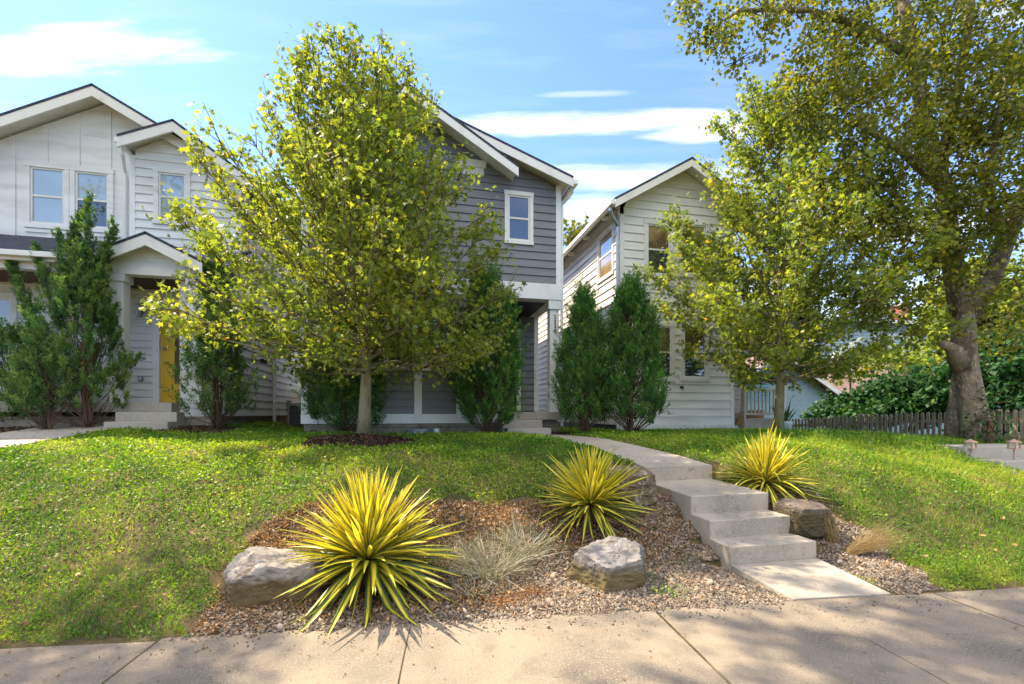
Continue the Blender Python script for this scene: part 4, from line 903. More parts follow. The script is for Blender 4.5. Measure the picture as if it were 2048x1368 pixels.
envA = envtab(zs, [x*1.02*Zt/900 for x in Lp_], [x*Zt/900 for x in Rp_], .85, .62)
big, _ = maple((mt.x, 8.3, mtz-.03), zs[-1]-.55, envA, 125, 1.15, 21, 'big round green maple on a mulch mound in the middle of the lawn', .100, M['maple'], 21, .080, lean=(.12, 0))
m2_ = P(1556, 880, v=8.6); m2z = float(gz(m2_.x, 8.6)); Z2 = (m2_.x*sa+8.6*ca)*1.0
ys = [770, 720, 660, 600, 530, 450, 380, 320, 260, 215]; zs2 = [EYE+(828-y)*Z2/900-m2z for y in ys]
L2_ = [50, 150, 260, 268, 262, 240, 225, 165, 125, 60]; R2_ = [70, 190, 320, 330, 290, 240, 190, 150, 100, 30]
envB = envtab(zs2, [x*Z2/900*1.05 for x in L2_], [x*Z2/900*.92 for x in R2_], .85, .7)
maple((m2_.x, 8.6, m2z-.03), zs2[-1]+.35, envB, 100, 1.15, 33, 'slim trunked round maple on the right lawn in front of the ivory house', .095, M['maple2'], 26, .086, lean=(.0, 0))
# large elm: trunks, limbs, then leafy sprays round the limbs
def blobtree(name, label, cat, base, tubes, blobs, lm, bm, per, size, tpl, seed, twn=1, group=None, droop=.5, twl=.9, trunkname='trunk'):
    rg = np.random.default_rng(seed); T = thing(name, base, label, cat, group); mb = MB(); segs = []
    for pts, rad in tubes: mb.tube(pts, rad, 14 if rad[0] > .12 else 7, True)
    tw = MB()
    for (c, r, n) in blobs:
        n = int(n*twn)
        c = np.array(c, float); r = np.array(r, float)*np.ones(3)
        # each blob carries n sprays starting inside and running outwards
        for k in range(n):
            d = nrm(rg.normal(size=(1, 3)))[0]; s = c+d*r*rg.uniform(.1, .95)**.7
            td = nrm((d*.7+rg.normal(size=3)*.6+np.array([0, 0, -droop*.35]))[None])[0]; tl = twl*rg.uniform(.4, 1)
            e = s+td*tl; segs.append((s, e))
            for _ in range(2):
                s2 = s+(e-s)*rg.uniform(.2, .8); segs.append((s2, s2+nrm((td+rg.normal(size=3)*.8)[None])[0]*tl*.5))
            if k % 3 == 0: tw.tube([s-td*.25, s, e], [.012, .008, .003], 3, False)
    mb.build(trunkname, bm, T, smooth=True)
    if tw.v: tw.build('twigs', M['twig'], T)
    leaves_on(segs, per, size, tpl, lm, T, droop=droop, jit=.07)
    return T
def PZ(px, py, Z): return tuple(P(px, py, Z=Z))
eb = P(1955, 892, Z=9.2)
def pl(lst): return [PZ(*p) for p in lst]
tubes = [
 (pl([(1958, 900, 9.2), (1950, 850, 9.2), (1942, 790, 9.2), (1932, 740, 9.2), (1926, 700, 9.2), (1928, 660, 9.25), (1925, 620, 9.3)]), [.33, .24, .205, .205, .21, .195, .18]),
 (pl([(1926, 735, 9.2), (1908, 700, 9.15), (1895, 692, 9.1), (1886, 688, 9.05)]), [.2, .13, .09, .085]),
 (pl([(1925, 630, 9.3), (1910, 560, 9.3), (1900, 480, 9.3), (1888, 380, 9.4), (1850, 250, 9.4), (1830, 120, 9.4), (1800, -20, 9.4), (1790, -160, 9.5)]), [.2, .18, .16, .15, .14, .12, .11, .08]),
 (pl([(1930, 640, 9.3), (1975, 570, 9.3), (2010, 480, 9.3), (2050, 390, 9.2), (2110, 250, 9.2), (2160, 50, 9)]), [.19, .18, .17, .15, .13, .09]),
 (pl([(1880, 340, 9.4), (1915, 180, 9.4), (1935, 60, 9.4), (1950, -80, 9.4)]), [.11, .09, .08, .06]),
 (pl([(1888, 380, 9.4), (1800, 300, 9.0), (1720, 250, 8.7), (1640, 230, 8.5)]), [.1, .07, .05, .02]),
 (pl([(1830, 120, 9.4), (1740, 60, 9), (1620, 20, 8.6), (1480, 20, 8.3), (1420, 60, 8.2)]), [.09, .07, .05, .03, .015]),
 (pl([(1800, -20, 9.4), (1680, -80, 9), (1520, -90, 8.6), (1400, -40, 8.3)]), [.09, .07, .05, .02]),
 (pl([(1900, 480, 9.3), (1820, 450, 9.2), (1760, 440, 9.0), (1720, 470, 8.9)]), [.09, .06, .04, .02]),
 (pl([(1905, 520, 9.3), (1860, 540, 9.2), (1800, 560, 9.0), (1750, 590, 8.9)]), [.07, .05, .03, .015]),
 (pl([(2010, 480, 9.3), (1975, 380, 8.9), (1990, 280, 8.7), (2010, 150, 8.6)]), [.1, .08, .06, .03]),
 (pl([(1912, 890, 9.5), (1912, 830, 9.5), (1917, 780, 9.45), (1924, 740, 9.35)]), [.22, .15, .13, .14]),
]
bl = []
def B(px, py, Z, rpx, n, ry=None):
    rr = (rpx-(26 if px < 1850 else 12))*Z/900; n = int(n*(.62 if px < 1850 else .8)); bl.append((PZ(px, py, Z), (rr, rr, rr), n))
for a in ((1385, 5, 8.3, 45, 26), (1440, 60, 8.2, 52, 34), (1478, 120, 8.2, 30, 12), (1510, 20, 8.4, 62, 46), (1590, 15, 8.6, 65, 40), (1600, 80, 8.4, 45, 14),
          (1690, 40, 8.8, 90, 80), (1640, 150, 8.6, 75, 66), (1600, 215, 8.5, 55, 30), (1730, 130, 8.8, 100, 110), (1700, 240, 8.6, 100, 110), (1820, 60, 9.2, 105, 100),
          (1830, 190, 9.1, 110, 120), (1790, 320, 8.9, 110, 120), (1700, 350, 8.8, 90, 80), (1930, 60, 9.2, 110, 90), (2030, 60, 9.0, 110, 90), (1950, 200, 8.9, 110, 120),
          (2040, 210, 8.8, 110, 100), (1900, 330, 9.0, 110, 120), (2020, 340, 8.9, 100, 90), (1760, 440, 8.9, 90, 80), (1860, 450, 9.0, 85, 70), (1960, 440, 8.8, 90, 80),
          (2040, 430, 8.6, 70, 40), (1800, 545, 8.9, 65, 40), (1750, 600, 8.8, 60, 34), (1880, 560, 8.9, 60, 30), (1840, 640, 8.8, 45, 20), (2010, 560, 9.2, 55, 24),
          (1680, 460, 8.7, 60, 34), (1660, 540, 8.6, 45, 18), (1975, 640, 9.0, 40, 12), (2045, 640, 9.3, 60, 24), (2120, 300, 8.8, 120, 60), (2130, 80, 8.8, 120, 60), (1850, -80, 9.2, 160, 90), (1650, -90, 8.8, 120, 60), (2020, -80, 9, 140, 70)):
    B(*a)
blobtree('elm_tree', 'huge spreading tree with a knotty pale trunk leaning over the picket fence at right', 'tree', (eb.x, eb.y, float(gz(eb.x, eb.y))-.05), tubes, bl, M['elm'], M['bigbark'], 25, .078, OVAL, 5, twl=.72)
# unseen tree added off frame; its leaf blobs dapple the sidewalk with shade
sb = (-9.5, 3.6); szz = float(gz(*sb))
st_ = [((sb[0], sb[1], szz-.1), .3), ((-9.3, 4.0, 4), .25), ((-8.3, 5.0, 8), .2), ((-6.6, 6.4, 10.6), .12), ((-4.8, 7.4, 12.2), .05)]
rg = np.random.default_rng(4); sh = []
for c, r, n in (((-4.6, 7.6, 11.6), 1.0, 26), ((-3.5, 8.3, 12.3), .9, 22), ((-5.4, 6.4, 10.8), .9, 20), ((-3.1, 7.0, 11.4), .9, 22), ((-4.0, 6.2, 11.5), .9, 18), ((-6.8, 6.6, 11.8), 1.2, 30), ((-8.3, 4.8, 12), 1.8, 50), ((-10.3, 3.8, 11), 2, 50), ((-2.3, 8.2, 12.4), .8, 18), ((-8.15, 8.15, 10.0), .55, 12), ((-9.0, 8.3, 10.3), .6, 11), ((-7.5, 8.6, 10.2), .3, 4), ((-2.6, 6.2, 11.2), .8, 16), ((-2.0, 7.4, 11.6), .7, 14),((-1.6,6.6,11.4),.6,12)):
    sh.append((c, r, n))
blobtree('added_shade_tree', 'tall unseen tree added just outside the left edge so its crown shades the pavement', 'tree', (*sb, szz-.1),
         [([s[0] for s in st_], [s[1] for s in st_]), ([(-8.3, 5, 8), (-9.3, 4.2, 10.5), (-10, 3.5, 12.5)], [.16, .1, .04]), ([(-6.6, 6.4, 10.6), (-4.4, 6.4, 11.2), (-2, 7, 11.6)], [.08, .05, .02])], sh, M['elm'], M['bigbark'], 15, .12, OVAL, 6, twn=2.6)
# ================================================================== junipers
def juniper(base, H, envf, n, seed, label, lm, r0=.034, plume=.32, bare=.0, spikes=(), group='upright junipers in front of the houses', dens=50, dead=None):
    rg = np.random.default_rng(seed); base = np.array(base, float); T = thing('juniper_shrub', base, label, 'shrub', group); mb = MB()
    pos = []; dr = []; LN = []
    stems = [base+np.array([rg.uniform(-.1, .1), rg.uniform(-.06, .06), 0]) for _ in range(4)]
    for s in stems: mb.tube([s-np.array([0, 0, .05]), s+(base+np.array([0, 0, H*.5])-s)*.5+rg.normal(size=3)*.04, base+np.array([rg.uniform(-.12, .12), rg.uniform(-.1, .1), H*.72])], [r0, r0*.7, .012], 6, False)
    def plumes(p, d, k, ln):
        for _ in range(k):
            dd = nrm((d+rg.normal(size=3)*.32)[None])[0]; pos.append(p+rg.normal(size=3)*.05); dr.append(dd); LN.append(ln*rg.uniform(.6, 1.2))
    for i in range(int(n*.74)):
        f = rg.random()**.85; ze = H*(.08+.92*f); az = rg.uniform(0, 2*pi); R_ = envf(ze, az)
        rad = R_*rg.uniform(.35, 1)**.45
        e = base+np.array([cos(az)*rad, sin(az)*rad, ze*rg.uniform(.96, 1.03)])
        h = max(.05, ze-rad*rg.uniform(1.0, 1.7)-.1); s = base+np.array([cos(az)*.04, sin(az)*.04, h*.85])
        mid = s+(e-s)*.5+np.array([cos(az), sin(az), 0])*rad*.14-np.array([0, 0, .03])
        if i % 2 == 0: mb.tube([s, mid, e], [.012, .008, .003], 3, False)
        d = nrm((e-mid+np.array([0, 0, rad*.5+.12]))[None])[0]
        if ze > bare: plumes(e, d, 3, plume); plumes(mid+(e-mid)*rg.uniform(.2, .8), d, 2, plume*.9)
        elif rg.random() < .35: plumes(e, d, 2, plume*.7)
    for sp in spikes:   # (top point, start point)
        a = np.array(sp[1], float); b = np.array(sp[0], float); L_ = np.linalg.norm(b-a); m_ = (a+b)/2+np.array([0, 0, -.1*L_*.5]); mb.tube([a, m_, b], [.02, .013, .004], 4, False)
        for t in np.linspace(.1, 1, int(L_*26)):
            q = bez(a, m_, b, 21)[int(t*20)]; w = (.15*(1-t)**.6+.01); d = nrm((b-m_+np.array([0, 0, .25]))[None])[0]
            for _ in range(2): pos.append(q+rg.normal(size=3)*w*.55); dr.append(nrm((d+rg.normal(size=3)*.3)[None])[0]); LN.append(plume*rg.uniform(.6, 1)*(1.1-.4*t))
    pos = np.array(pos); dr = np.array(dr); LN = np.array(LN); N_ = len(pos)
    idx = np.repeat(np.arange(N_), dens); n_ = len(idx); t = RG.random(n_); sd = rv(n_); D = dr[idx]; sd = nrm(sd-D*(sd*D).sum(1)[:, None])
    w = .135*LN[idx]*np.sin(np.clip(t*.9+.1, 0, 1)*pi)**.7
    pp = pos[idx]+D*(t*LN[idx])[:, None]+sd*(w*RG.random(n_))[:, None]
    ax = nrm(D*.9+sd*.55+rv(n_)*.2); ln = RG.uniform(.03, .065, n_)
    pr = RG.random(N_)[idx]*.45+t*.4+RG.random(n_)*.25-.1
    V, F, R = cloud(pp, ax, rv(n_), ln, ln*.3, *DIAM, np.clip(pr, 0, 1))
    mb.build('stems', M['jbark'], T)
    npmesh('foliage', V, F, lm, T, R)
    return T
def envj(zs, rs, asym=0):
    return lambda z, az: float(np.interp(z, zs, rs))*(1+asym*cos(az))
def jbase(px, Z, dz=0):
    d = ray(px, 828); return (d[0]*Z, d[1]*Z, float(gz(d[0]*Z, d[1]*Z))+dz)
b = jbase(1130+38, 10.0); juniper(b, 3.15, envj([0, .3, .9, 1.8, 2.5, 3.15], [.34, .52, .64, .54, .33, .04]), 360, 51, 'upright dark juniper by the post with house number, left of a twin juniper', M['jun'])
b = jbase(1262, 9.9); juniper(b, 3.25, envj([0, .3, .9, 1.5, 2.3, 3.0, 3.25], [.40, .66, .74, .66, .50, .22, .04]), 440, 52, 'bushy dark juniper leaning out in front of the ivory house corner', M['jun'])
b = jbase(975, 9.7); juniper(b, 3.4, envj([0, .3, .7, 1.4, 2.3, 3.0, 3.4], [.2, .5, .70, .72, .64, .42, .1]), 420, 53, 'dark green juniper covering the door side of the grey house', M['jun'])
b = jbase(690, 9.6); juniper(b, 2.6, envj([0, .3, .8, 1.4, 2.0, 2.6], [.3, .75, .85, .8, .6, .2]), 300, 54, 'dense dark juniper half hidden behind the big maple trunk', M['jun'])
b = jbase(432, 9.2); JD = juniper(b, 3.3, envj([0, .25, .6, 1.2, 1.6, 2.1, 3.3], [.25, .55, .72, .66, .45, .25, .12], .0), 260, 55, 'loose blue green juniper right of the yellow door', M['jun2'])
dp = np.array(P(412, 552, Z=9.2)); n_ = 1500; pos_ = dp+RG.normal(size=(n_, 3))*np.array([.13, .1, .26]); a_ = cloud(pos_, nrm(rv(n_)*.5+np.array([.1, 0, 1])), rv(n_), RG.uniform(.04, .09, n_), RG.uniform(.01, .02, n_), *DIAM)
npmesh('dead_foliage', a_[0], a_[1], leafmat('dead_juniper', ramp((.12, .03, .015), (.26, .08, .035), (.36, .15, .07)), .15, .8, .1), JD, a_[2])
b = jbase(172, 8.4); bb = np.array(b)
def Q(px, py, Z): return np.array(P(px, py, Z=Z))
sp = [(Q(18, 520, 8.4), Q(110, 720, 8.4)), (Q(72, 495, 8.4), Q(120, 650, 8.4)), (Q(118, 470, 8.4), Q(140, 640, 8.4)), (Q(145, 455, 8.5), Q(150, 640, 8.5)), (Q(178, 400, 8.4), Q(165, 640, 8.4)), (Q(226, 450, 8.4), Q(180, 660, 8.4)),
      (Q(206, 500, 8.5), Q(175, 680, 8.4)), (Q(275, 718, 8.3), Q(190, 760, 8.4)), (Q(45, 600, 8.3), Q(120, 760, 8.4)), (Q(160, 430, 8.6), Q(160, 600, 8.5))]
juniper(b, 3.2, envj([0, .3, .8, 1.3, 2.0, 2.7, 3.2], [.3, .7, .82, .76, .52, .3, .08], -.28), 235, 56, 'tall ragged juniper with many pointed spires in front of the left porch', M['jun2'], bare=.75, spikes=sp, plume=.24)
b = jbase(20, 8.6); juniper(b, 1.75, envj([0, .3, .8, 1.3, 1.75], [.3, .6, .7, .5, .15]), 130, 57, 'low juniper cut by the left edge of the picture', M['jun2'])
b = jbase(95, 8.1); juniper(b, 1.6, envj([0, .3, .8, 1.3, 1.6], [.2, .45, .5, .35, .1]), 90, 58, 'small juniper clump growing at the foot of the ragged tall juniper', M['jun2'], bare=.35)
# ================================================================== hedge, ivy and distant trees
def bush(name, label, cat, blobs, lm, per, size, seed, tpl=OVAL, droop=.3, group=None, tubes=None, twl=.4):
    c = blobs[0][0]; z0 = float(gz(c[0], c[1]))
    return blobtree(name, label, cat, (c[0], c[1], z0), tubes or [([(c[0], c[1], z0-.1), (c[0]+.05, c[1], z0+.5), tuple(c)], [.06, .05, .02])], blobs, lm, M['jbark'], per, size, tpl, seed, droop=droop, twl=twl, group=group, trunkname='stem')
def bp3(*a): return [(PZ(px, py, Z), (r*Z/900, .5+r*Z/1800, (ry or r)*Z/900), n) for px, py, Z, r, ry, n in a]
bush('vine_hedge', 'dark tangled vine hedge bulging over the picket fence left of the huge trunk', 'hedge',
     bp3((1690, 818, 15.5, 48, 30, 110), (1740, 802, 14.8, 52, 40, 130), (1800, 790, 14, 54, 46, 150), (1860, 785, 13.3, 54, 50, 150), (1645, 836, 16, 18, 16, 20), (1900, 790, 12.8, 36, 50, 80), (1760, 830, 14, 90, 26, 90)), M['hedge'], 30, .13, 71, droop=.8)
bush('vine_hedge', 'dark green climbing shrub right of the huge trunk at the right edge', 'hedge',
     bp3((2010, 760, 11.8, 50, 70, 130), (2060, 740, 11.6, 60, 90, 130), (2000, 690, 12.2, 40, 30, 50), (2020, 840, 11.6, 45, 30, 60), (2100, 800, 11.4, 60, 80, 60)), M['hedge'], 30, .12, 72, droop=.8)
bush('ivy', 'small ivy patch climbing the lower right side of the huge trunk', 'ivy', bp3((1978, 850, 8.75, 12, 34, 26), (1972, 800, 8.8, 8, 26, 10), (1985, 890, 8.7, 16, 10, 14)), M['hedge'], 30, .06, 73, twl=.12)
bush('light_shrub', 'yellow green shrub tops catching light above the dark vine hedge', 'shrub', bp3((1700, 735, 16, 36, 18, 36), (1790, 715, 15.5, 50, 20, 50), (1850, 735, 15, 30, 18, 24)), M['maple2'], 24, .14, 74)
for i, (px, py, Z, r, ry, n, lab) in enumerate(((1150, 474, 34, 18, 18, 50, 'distant tree tip showing between the grey and ivory houses'), (1500, 690, 30, 50, 55, 200, 'yellow green tree behind the side porch of the ivory house'),
        (560, 430, 32, 60, 60, 170, 'distant tree between the left house and the grey house'), (1960, 600, 24, 90, 70, 320, 'leafy tree behind the climbing shrub at the far right'), (1560, 600, 38, 60, 40, 120, 'distant tree beyond the pale blue grey house'), (625, 690, 26, 30, 90, 120, 'green tree filling the gap beside the grey house'))):
    c = PZ(px, py, Z); rr = r*Z/900
    blobtree('background_tree', lab, 'tree', (c[0], c[1], .9), [([(c[0], c[1], .5), (c[0]+.1, c[1], c[2]*.6), c], [.25, .18, .06])], [(c, (rr, rr, ry*Z/900), n), ((c[0], c[1]+.5, c[2]-ry*Z/900*.9), (rr*.9, rr, ry*Z/900*.7), n//2)], M['yellowgreen'] if i in (0, 1) else M['maple2'], M['bark'], 9, .28, OVAL, 80+i, twl=1.3, group='trees beyond the houses')
# trees across the street, seen only in the window panes
for i, (x, y) in enumerate(((-7, -13), (1.5, -15), (9, -12))):
    blobtree('street_tree', ['street tree across the road at the left', 'street tree across the road in the middle', 'street tree across the road at the right'][i], 'tree', (x, y, 0),
        [([(x, y, -.2), (x+.1, y, 2.5), (x, y, 5)], [.25, .2, .1])], [((x, y, 5.6), (2.6, 2.4, 2.4), 110), ((x+1, y+.5, 4), (1.8, 1.6, 1.2), 50)], M['maple2'], M['bark'], 6, .34, OVAL, 90+i, twl=1.3, group='trees across the road')
# ================================================================== beds and lawn
def gpoly(pts): return [(q.x, q.y) for q in (G(*p) for p in pts)]
BEDL = gpoly([(375, 1283), (420, 1200), (470, 1120), (530, 1050), (600, 1012), (700, 1006), (880, 1004), (1050, 1006), (1110, 1000), (1170, 965), (1240, 930), (1285, 925)])+[(3.2, 5.45), (3.2, 2.9), (-1.2, 2.9)]
BEDR = [(3.98, 5.3), (3.98, 2.7)]+gpoly([(1925, 1200), (1890, 1180), (1800, 1120), (1735, 1060), (1660, 1030), (1640, 990), (1500, 965)])
MU = G(718, 882)
def in_beds(x, y): return inpoly(x, y, BEDL) | inpoly(x, y, BEDR)
def mulch_ring(x, y, k=1.0):
    n = .09*np.sin(np.arctan2(y-MU.y, x-MU.x)*5+1)
    return (((x-MU.x)/(.88+n)/k)**2+((y-MU.y)/(.80+n)/k)**2) < 1
def house_bed(x, y): return (y > 9.55+.12*np.sin(x*3)) & (x > -2.7) & (x < 5.3) & (y < 10.4) | (x > -9.5) & (x < -3.3) & (y > 9.0+.1*np.sin(x*4)) & (y < 10.4) & ~((x > -6.1) & (x < -4.7))
def on_path(x, y, g=0.0):
    t = np.clip((y-5.41)/4.3, 0, 1); l = SL-.66*t**1.2; r = SR-.74*t**1.2
    return (x > l-g) & (x < r+g) & (y > 2.9) & (y < 9.8)
vis0 = (ray(0, 828), ray(2048, 828))
def visible(x, y, m=.35):
    Zc = x*sa+y*ca; Xc = x*ca-y*sa
    return (Zc > .5) & (Xc > -1.1378*Zc-m-.4) & (Xc < 1.1378*Zc+m+.4)
def scatter(n, x0, x1, y0, y1, pw=0.0, zr=4.0):
    x = RG.uniform(x0, x1, n); y = RG.uniform(y0, y1, n); Zc = x*sa+y*ca
    k = visible(x, y)
    if pw: k &= RG.random(n) < (zr/np.maximum(Zc, zr))**pw
    return x[k], y[k]
def lawn():
    x, y = scatter(1500000, -13, 14, 2.6, 14, 1.25, 3.6)
    e = .05*np.sin(x*9+np.sin(x*23))+.03*np.sin(x*31)
    k = (y > np.array([vedge(a) for a in (0,)])[0]-.089*x+.01+e*.6) & ~in_beds(x+.10*np.sin(y*11)*1, y+.10*np.sin(x*9)) & ~mulch_ring(x, y) & ~on_path(x, y, -.015) & ~inpoly(x, y, LWP)
    hb = house_bed(x, y); k &= ~hb & ~((x > uL+.02) & (y > vF-2.4) & (y < vF+.5) & (x > 8.8))
    k &= ~((y > 10.3) & (x > -9) & (x < -3.9)) & ~((y > 10.3) & (x > -2.3) & (x < 3.6)) & ~((y > 10.9) & (x > 5.3) & (x < 10.6)) & (x < 12.4)
    # thin, worn patches
    pt = np.sin(x*1.9+1.3*np.sin(y*2.2))+np.sin(y*2.9+x*.7+2)+.7*np.sin(x*5.1+y*4.3)
    k &= RG.random(len(x)) < np.clip(1.2-.35*(pt > 1.2)-.4*(pt > 1.8), .3, 1)
    x = x[k]; y = y[k]; Zc = x*sa+y*ca; n = len(x); z = gz(x, y); pt = pt[k]
    sz = np.clip(Zc/4.4, .8, 2.0)**.85
    right = np.clip((x-4)/3, 0, 1); kind = RG.random(n) < (.45+.3*right*np.clip((6.5-y)/3, 0, 1)+.2*(np.sin(x*2.3+y*1.7) > .6))
    h = RG.random(n)
    # clover leaflets
    c = ~kind; m = c.sum(); hh = (.008+.045*h[c]**1.5)*np.sqrt(sz[c])
    pos = np.stack([x[c], y[c], z[c]+hh], 1); s = RG.uniform(.011, .026, m)*sz[c]
    base = .34+.15*np.sin(x*.9+y*1.4)+.12*pt/2+.1*np.sin(x*6.3+1.7*np.sin(y*5.1))
    lobe = ([(0, 0, 0), (.5, .35, .1), (.42, .8, .05), (0, 1, 0), (-.42, .8, .05), (-.5, .35, .1)], [(0, 1, 2, 3), (0, 3, 4, 5)])
    r = np.clip(base[c]+RG.normal(size=m)*.18, 0, .8); r[RG.random(m) < .004] = 1
    tag(npmesh('clover', *(lambda a: (a[0], a[1]))(q := cloud(pos, nrm(rv(m)+np.array([0, 0, .1])), nrm(np.array([0, 0, 1.0])+rv(m)*.8), s, s*1.05, *lobe, r)), M['grass'], None, q[2]), kind='stuff')
    g = kind; m = g.sum(); hh = RG.uniform(.03, .085, m)*(.8+.45*right[g])*np.sqrt(sz[g])
    tall = RG.random(m) < .03*(.3+right[g]); hh = np.where(tall, hh*2.0, hh)
    pos = np.stack([x[g], y[g], z[g]], 1); ax = nrm(np.array([0, 0, 1.0])+rv(m)*.6)
    bl = ([(-.5, 0, 0), (.5, 0, 0), (.35, .6, .08), (-.3, .6, .08), (.1, 1, .28), (.0, 1, .28)], [(0, 1, 2, 3), (3, 2, 4, 5)])
    r = np.clip(base[g]+.1+RG.normal(size=m)*.2, 0, .85); r[RG.random(m) < .04] = 1
    a = cloud(pos, ax, rv(m), hh, .0045*sz[g], *bl, r)
    tag(npmesh('grass', a[0], a[1], M['grass'], None, a[2]), kind='stuff')
lawn()
# a faceted pebble template
def peb_t():
    v = [(0, 0, 1)]
    for j in range(5): t = 2*pi*j/5; v.append((cos(t)*.95, sin(t)*.8, .35))
    for j in range(5): t = 2*pi*(j+.5)/5; v.append((cos(t)*.9, sin(t)*.9, -.45))
    f = [(0, 1+j, 1+(j+1) % 5) for j in range(5)]
    for j in range(5): f += [(1+j, 6+j, 1+(j+1) % 5), (1+(j+1) % 5, 6+j, 6+(j+1) % 5)]
    return np.array(v), np.array(f)
PEB = peb_t()
def pebbles(name, x, y, lo, hi, m, flat=.6, lift=.3, zadd=0, rr=None, stretch=1.0):
    n = len(x); s = RG.uniform(lo, hi, n)*(RG.random(n)**2*.8+.6); z = gz(x, y)+s*lift+zadd
    th = RG.uniform(0, 2*pi, n); c_, s_ = np.cos(th), np.sin(th); k = RG.uniform(.6, 1.0, n)
    tv = PEB[0][None]*(1+RG.normal(size=(n, len(PEB[0]), 1))*.12)
    X = tv[:, :, 0]*s[:, None]*stretch; Y = tv[:, :, 1]*(s*k)[:, None]; Zz = tv[:, :, 2]*(s*flat)[:, None]
    tl = RG.normal(size=(n, 2))*.35
    V = np.stack([X*c_[:, None]-Y*s_[:, None]+x[:, None], X*s_[:, None]+Y*c_[:, None]+y[:, None], Zz+X*tl[:, :1]+Y*tl[:, 1:]+z[:, None]], -1).reshape(-1, 3)
    F = (PEB[1][None]+(np.arange(n)*len(PEB[0]))[:, None, None]).reshape(-1, 3)
    r = RG.beta(2.2, 2.2, n) if rr is None else rr
    return npmesh(name, V, F, m, None, np.repeat(r, len(PEB[1])))
x, y = scatter(240000, -2, 6, 2.95, 5.5, .6, 3.4)
ed = .03*np.sin(x*13)+.02*np.sin(x*37)
k = in_beds(x+.05*np.sin(y*17), y+.05*np.sin(x*15)) & ~on_path(x, y, 0) & (y > 3.305-.089*x-.0+ed-.03)
# more gravel low and right, more leaf litter high and left
lit = np.clip(.35+.25*np.sin(x*2.1+y*3.7)+(y-3.9)*.75-(x-.9)*.3, 0, 1)
k2 = k & (RG.random(len(x)) > lit*.8)
tag(pebbles('gravel', x[k2], y[k2], .0055, .0125, M['peb']), kind='stuff')
x, y = scatter(170000, -2, 6, 2.9, 5.6, .5, 3.4)
ed = .03*np.sin(x*13)
k = in_beds(x, y) & ~on_path(x, y, .0) & (y > 3.27-.089*x+ed); lit = np.clip(.35+.25*np.sin(x*2.1+y*3.7)+(y-3.9)*.9-(x-.9)*.25, .06, 1); k &= RG.random(len(x)) < lit
x = x[k]; y = y[k]; n = len(x); pos = np.stack([x, y, gz(x, y)+RG.uniform(.008, .03, n)], 1); s = RG.uniform(.015, .04, n)
a = cloud(pos, nrm(rv(n)+np.array([0, 0, .05])), nrm(np.array([0, 0, 1.0])+rv(n)*.7), s, s*RG.uniform(.15, .6, n), *OVAL)
tag(npmesh('leaf_litter', a[0], a[1], M['dry'], None, a[2]), kind='stuff')
# scattered curled leaves, twigs and pebbles on the pavement and lawn
n = 900; x = RG.uniform(-3.4, 6, n); y = 3.305-.089*x-np.abs(RG.normal(size=n))*.28-.02*RG.random(n); kk = (RG.random(n) < .18); y = np.where(kk, RG.uniform(1.6, 3.2, n), y); kk = visible(x, y) & (y > 1.5)
x = x[kk]; y = y[kk]; n = len(x); s = RG.uniform(.008, .028, n); pos = np.stack([x, y, np.full(n, .008)], 1)
a = cloud(pos, nrm(rv(n)*np.array([1, 1, .12])), nrm(np.array([0, 0, 1.0])+rv(n)*.5), s, s*RG.uniform(.1, .55, n), *OVAL, RG.random(n)*.5)
tag(npmesh('leaf_litter', a[0], a[1], M['dry'], None, a[2]), kind='stuff')
n = 420; x = RG.uniform(-8, 9, n); y = RG.uniform(3.2, 9, n); kk = visible(x, y) & ~on_path(x, y) & (y > 3.4-.089*x); x = x[kk]; y = y[kk]; n = len(x); s = RG.uniform(.03, .07, n)
pos = np.stack([x, y, gz(x, y)+.045], 1); a = cloud(pos, nrm(rv(n)*np.array([1, 1, .3])), nrm(np.array([0, 0, 1.0])+rv(n)*.6), s, s*.6, *MAPLE)
tag(npmesh('leaf_litter', a[0], a[1], M['dry'], None, a[2]), kind='stuff')
# mulch
us = np.linspace(-1.1, 1.1, 36); U_, V_ = np.meshgrid(us, us); rr = np.sqrt(U_**2+V_**2)
zz = gz(MU.x+U_*.85, MU.y+V_*.78)+.075*np.clip(1-rr**2, 0, 1)+RG.normal(size=U_.shape)*.004; zz[rr > 1.02] -= .05
i = (np.arange(35)[:, None]*36+np.arange(35)[None]).ravel()
tag(npmesh('mulch_mound', np.stack([MU.x+U_*.85, MU.y+V_*.78, zz], -1).reshape(-1, 3), np.stack([i, i+1, i+37, i+36], 1), M['mulch'], smooth=True), kind='structure')
x = np.concatenate([RG.uniform(MU.x-1.1, MU.x+1.1, 9000), RG.uniform(-2.8, 5.4, 14000), RG.uniform(-9.5, -3.2, 8000)]); y = np.concatenate([RG.uniform(MU.y-1, MU.y+1, 9000), RG.uniform(9.4, 10.4, 14000), RG.uniform(8.8, 10.4, 8000)])
k = mulch_ring(x, y, 1.03) | house_bed(x, y); k &= ~on_path(x, y, .02); x = x[k]; y = y[k]; n = len(x)
rr = ((x-MU.x)/.85)**2+((y-MU.y)/.78)**2; pos = np.stack([x, y, gz(x, y)+.075*np.clip(1-rr, 0, 1)+RG.uniform(.002, .02, n)], 1)
s = RG.uniform(.03, .07, n); a = cloud(pos, nrm(rv(n)*np.array([1, 1, .3])), nrm(np.array([0, 0, 1.0])+rv(n)*.6), s, s*RG.uniform(.2, .5, n), *OVAL)
tag(npmesh('mulch', a[0], a[1], M['chip'], None, a[2]), kind='stuff')
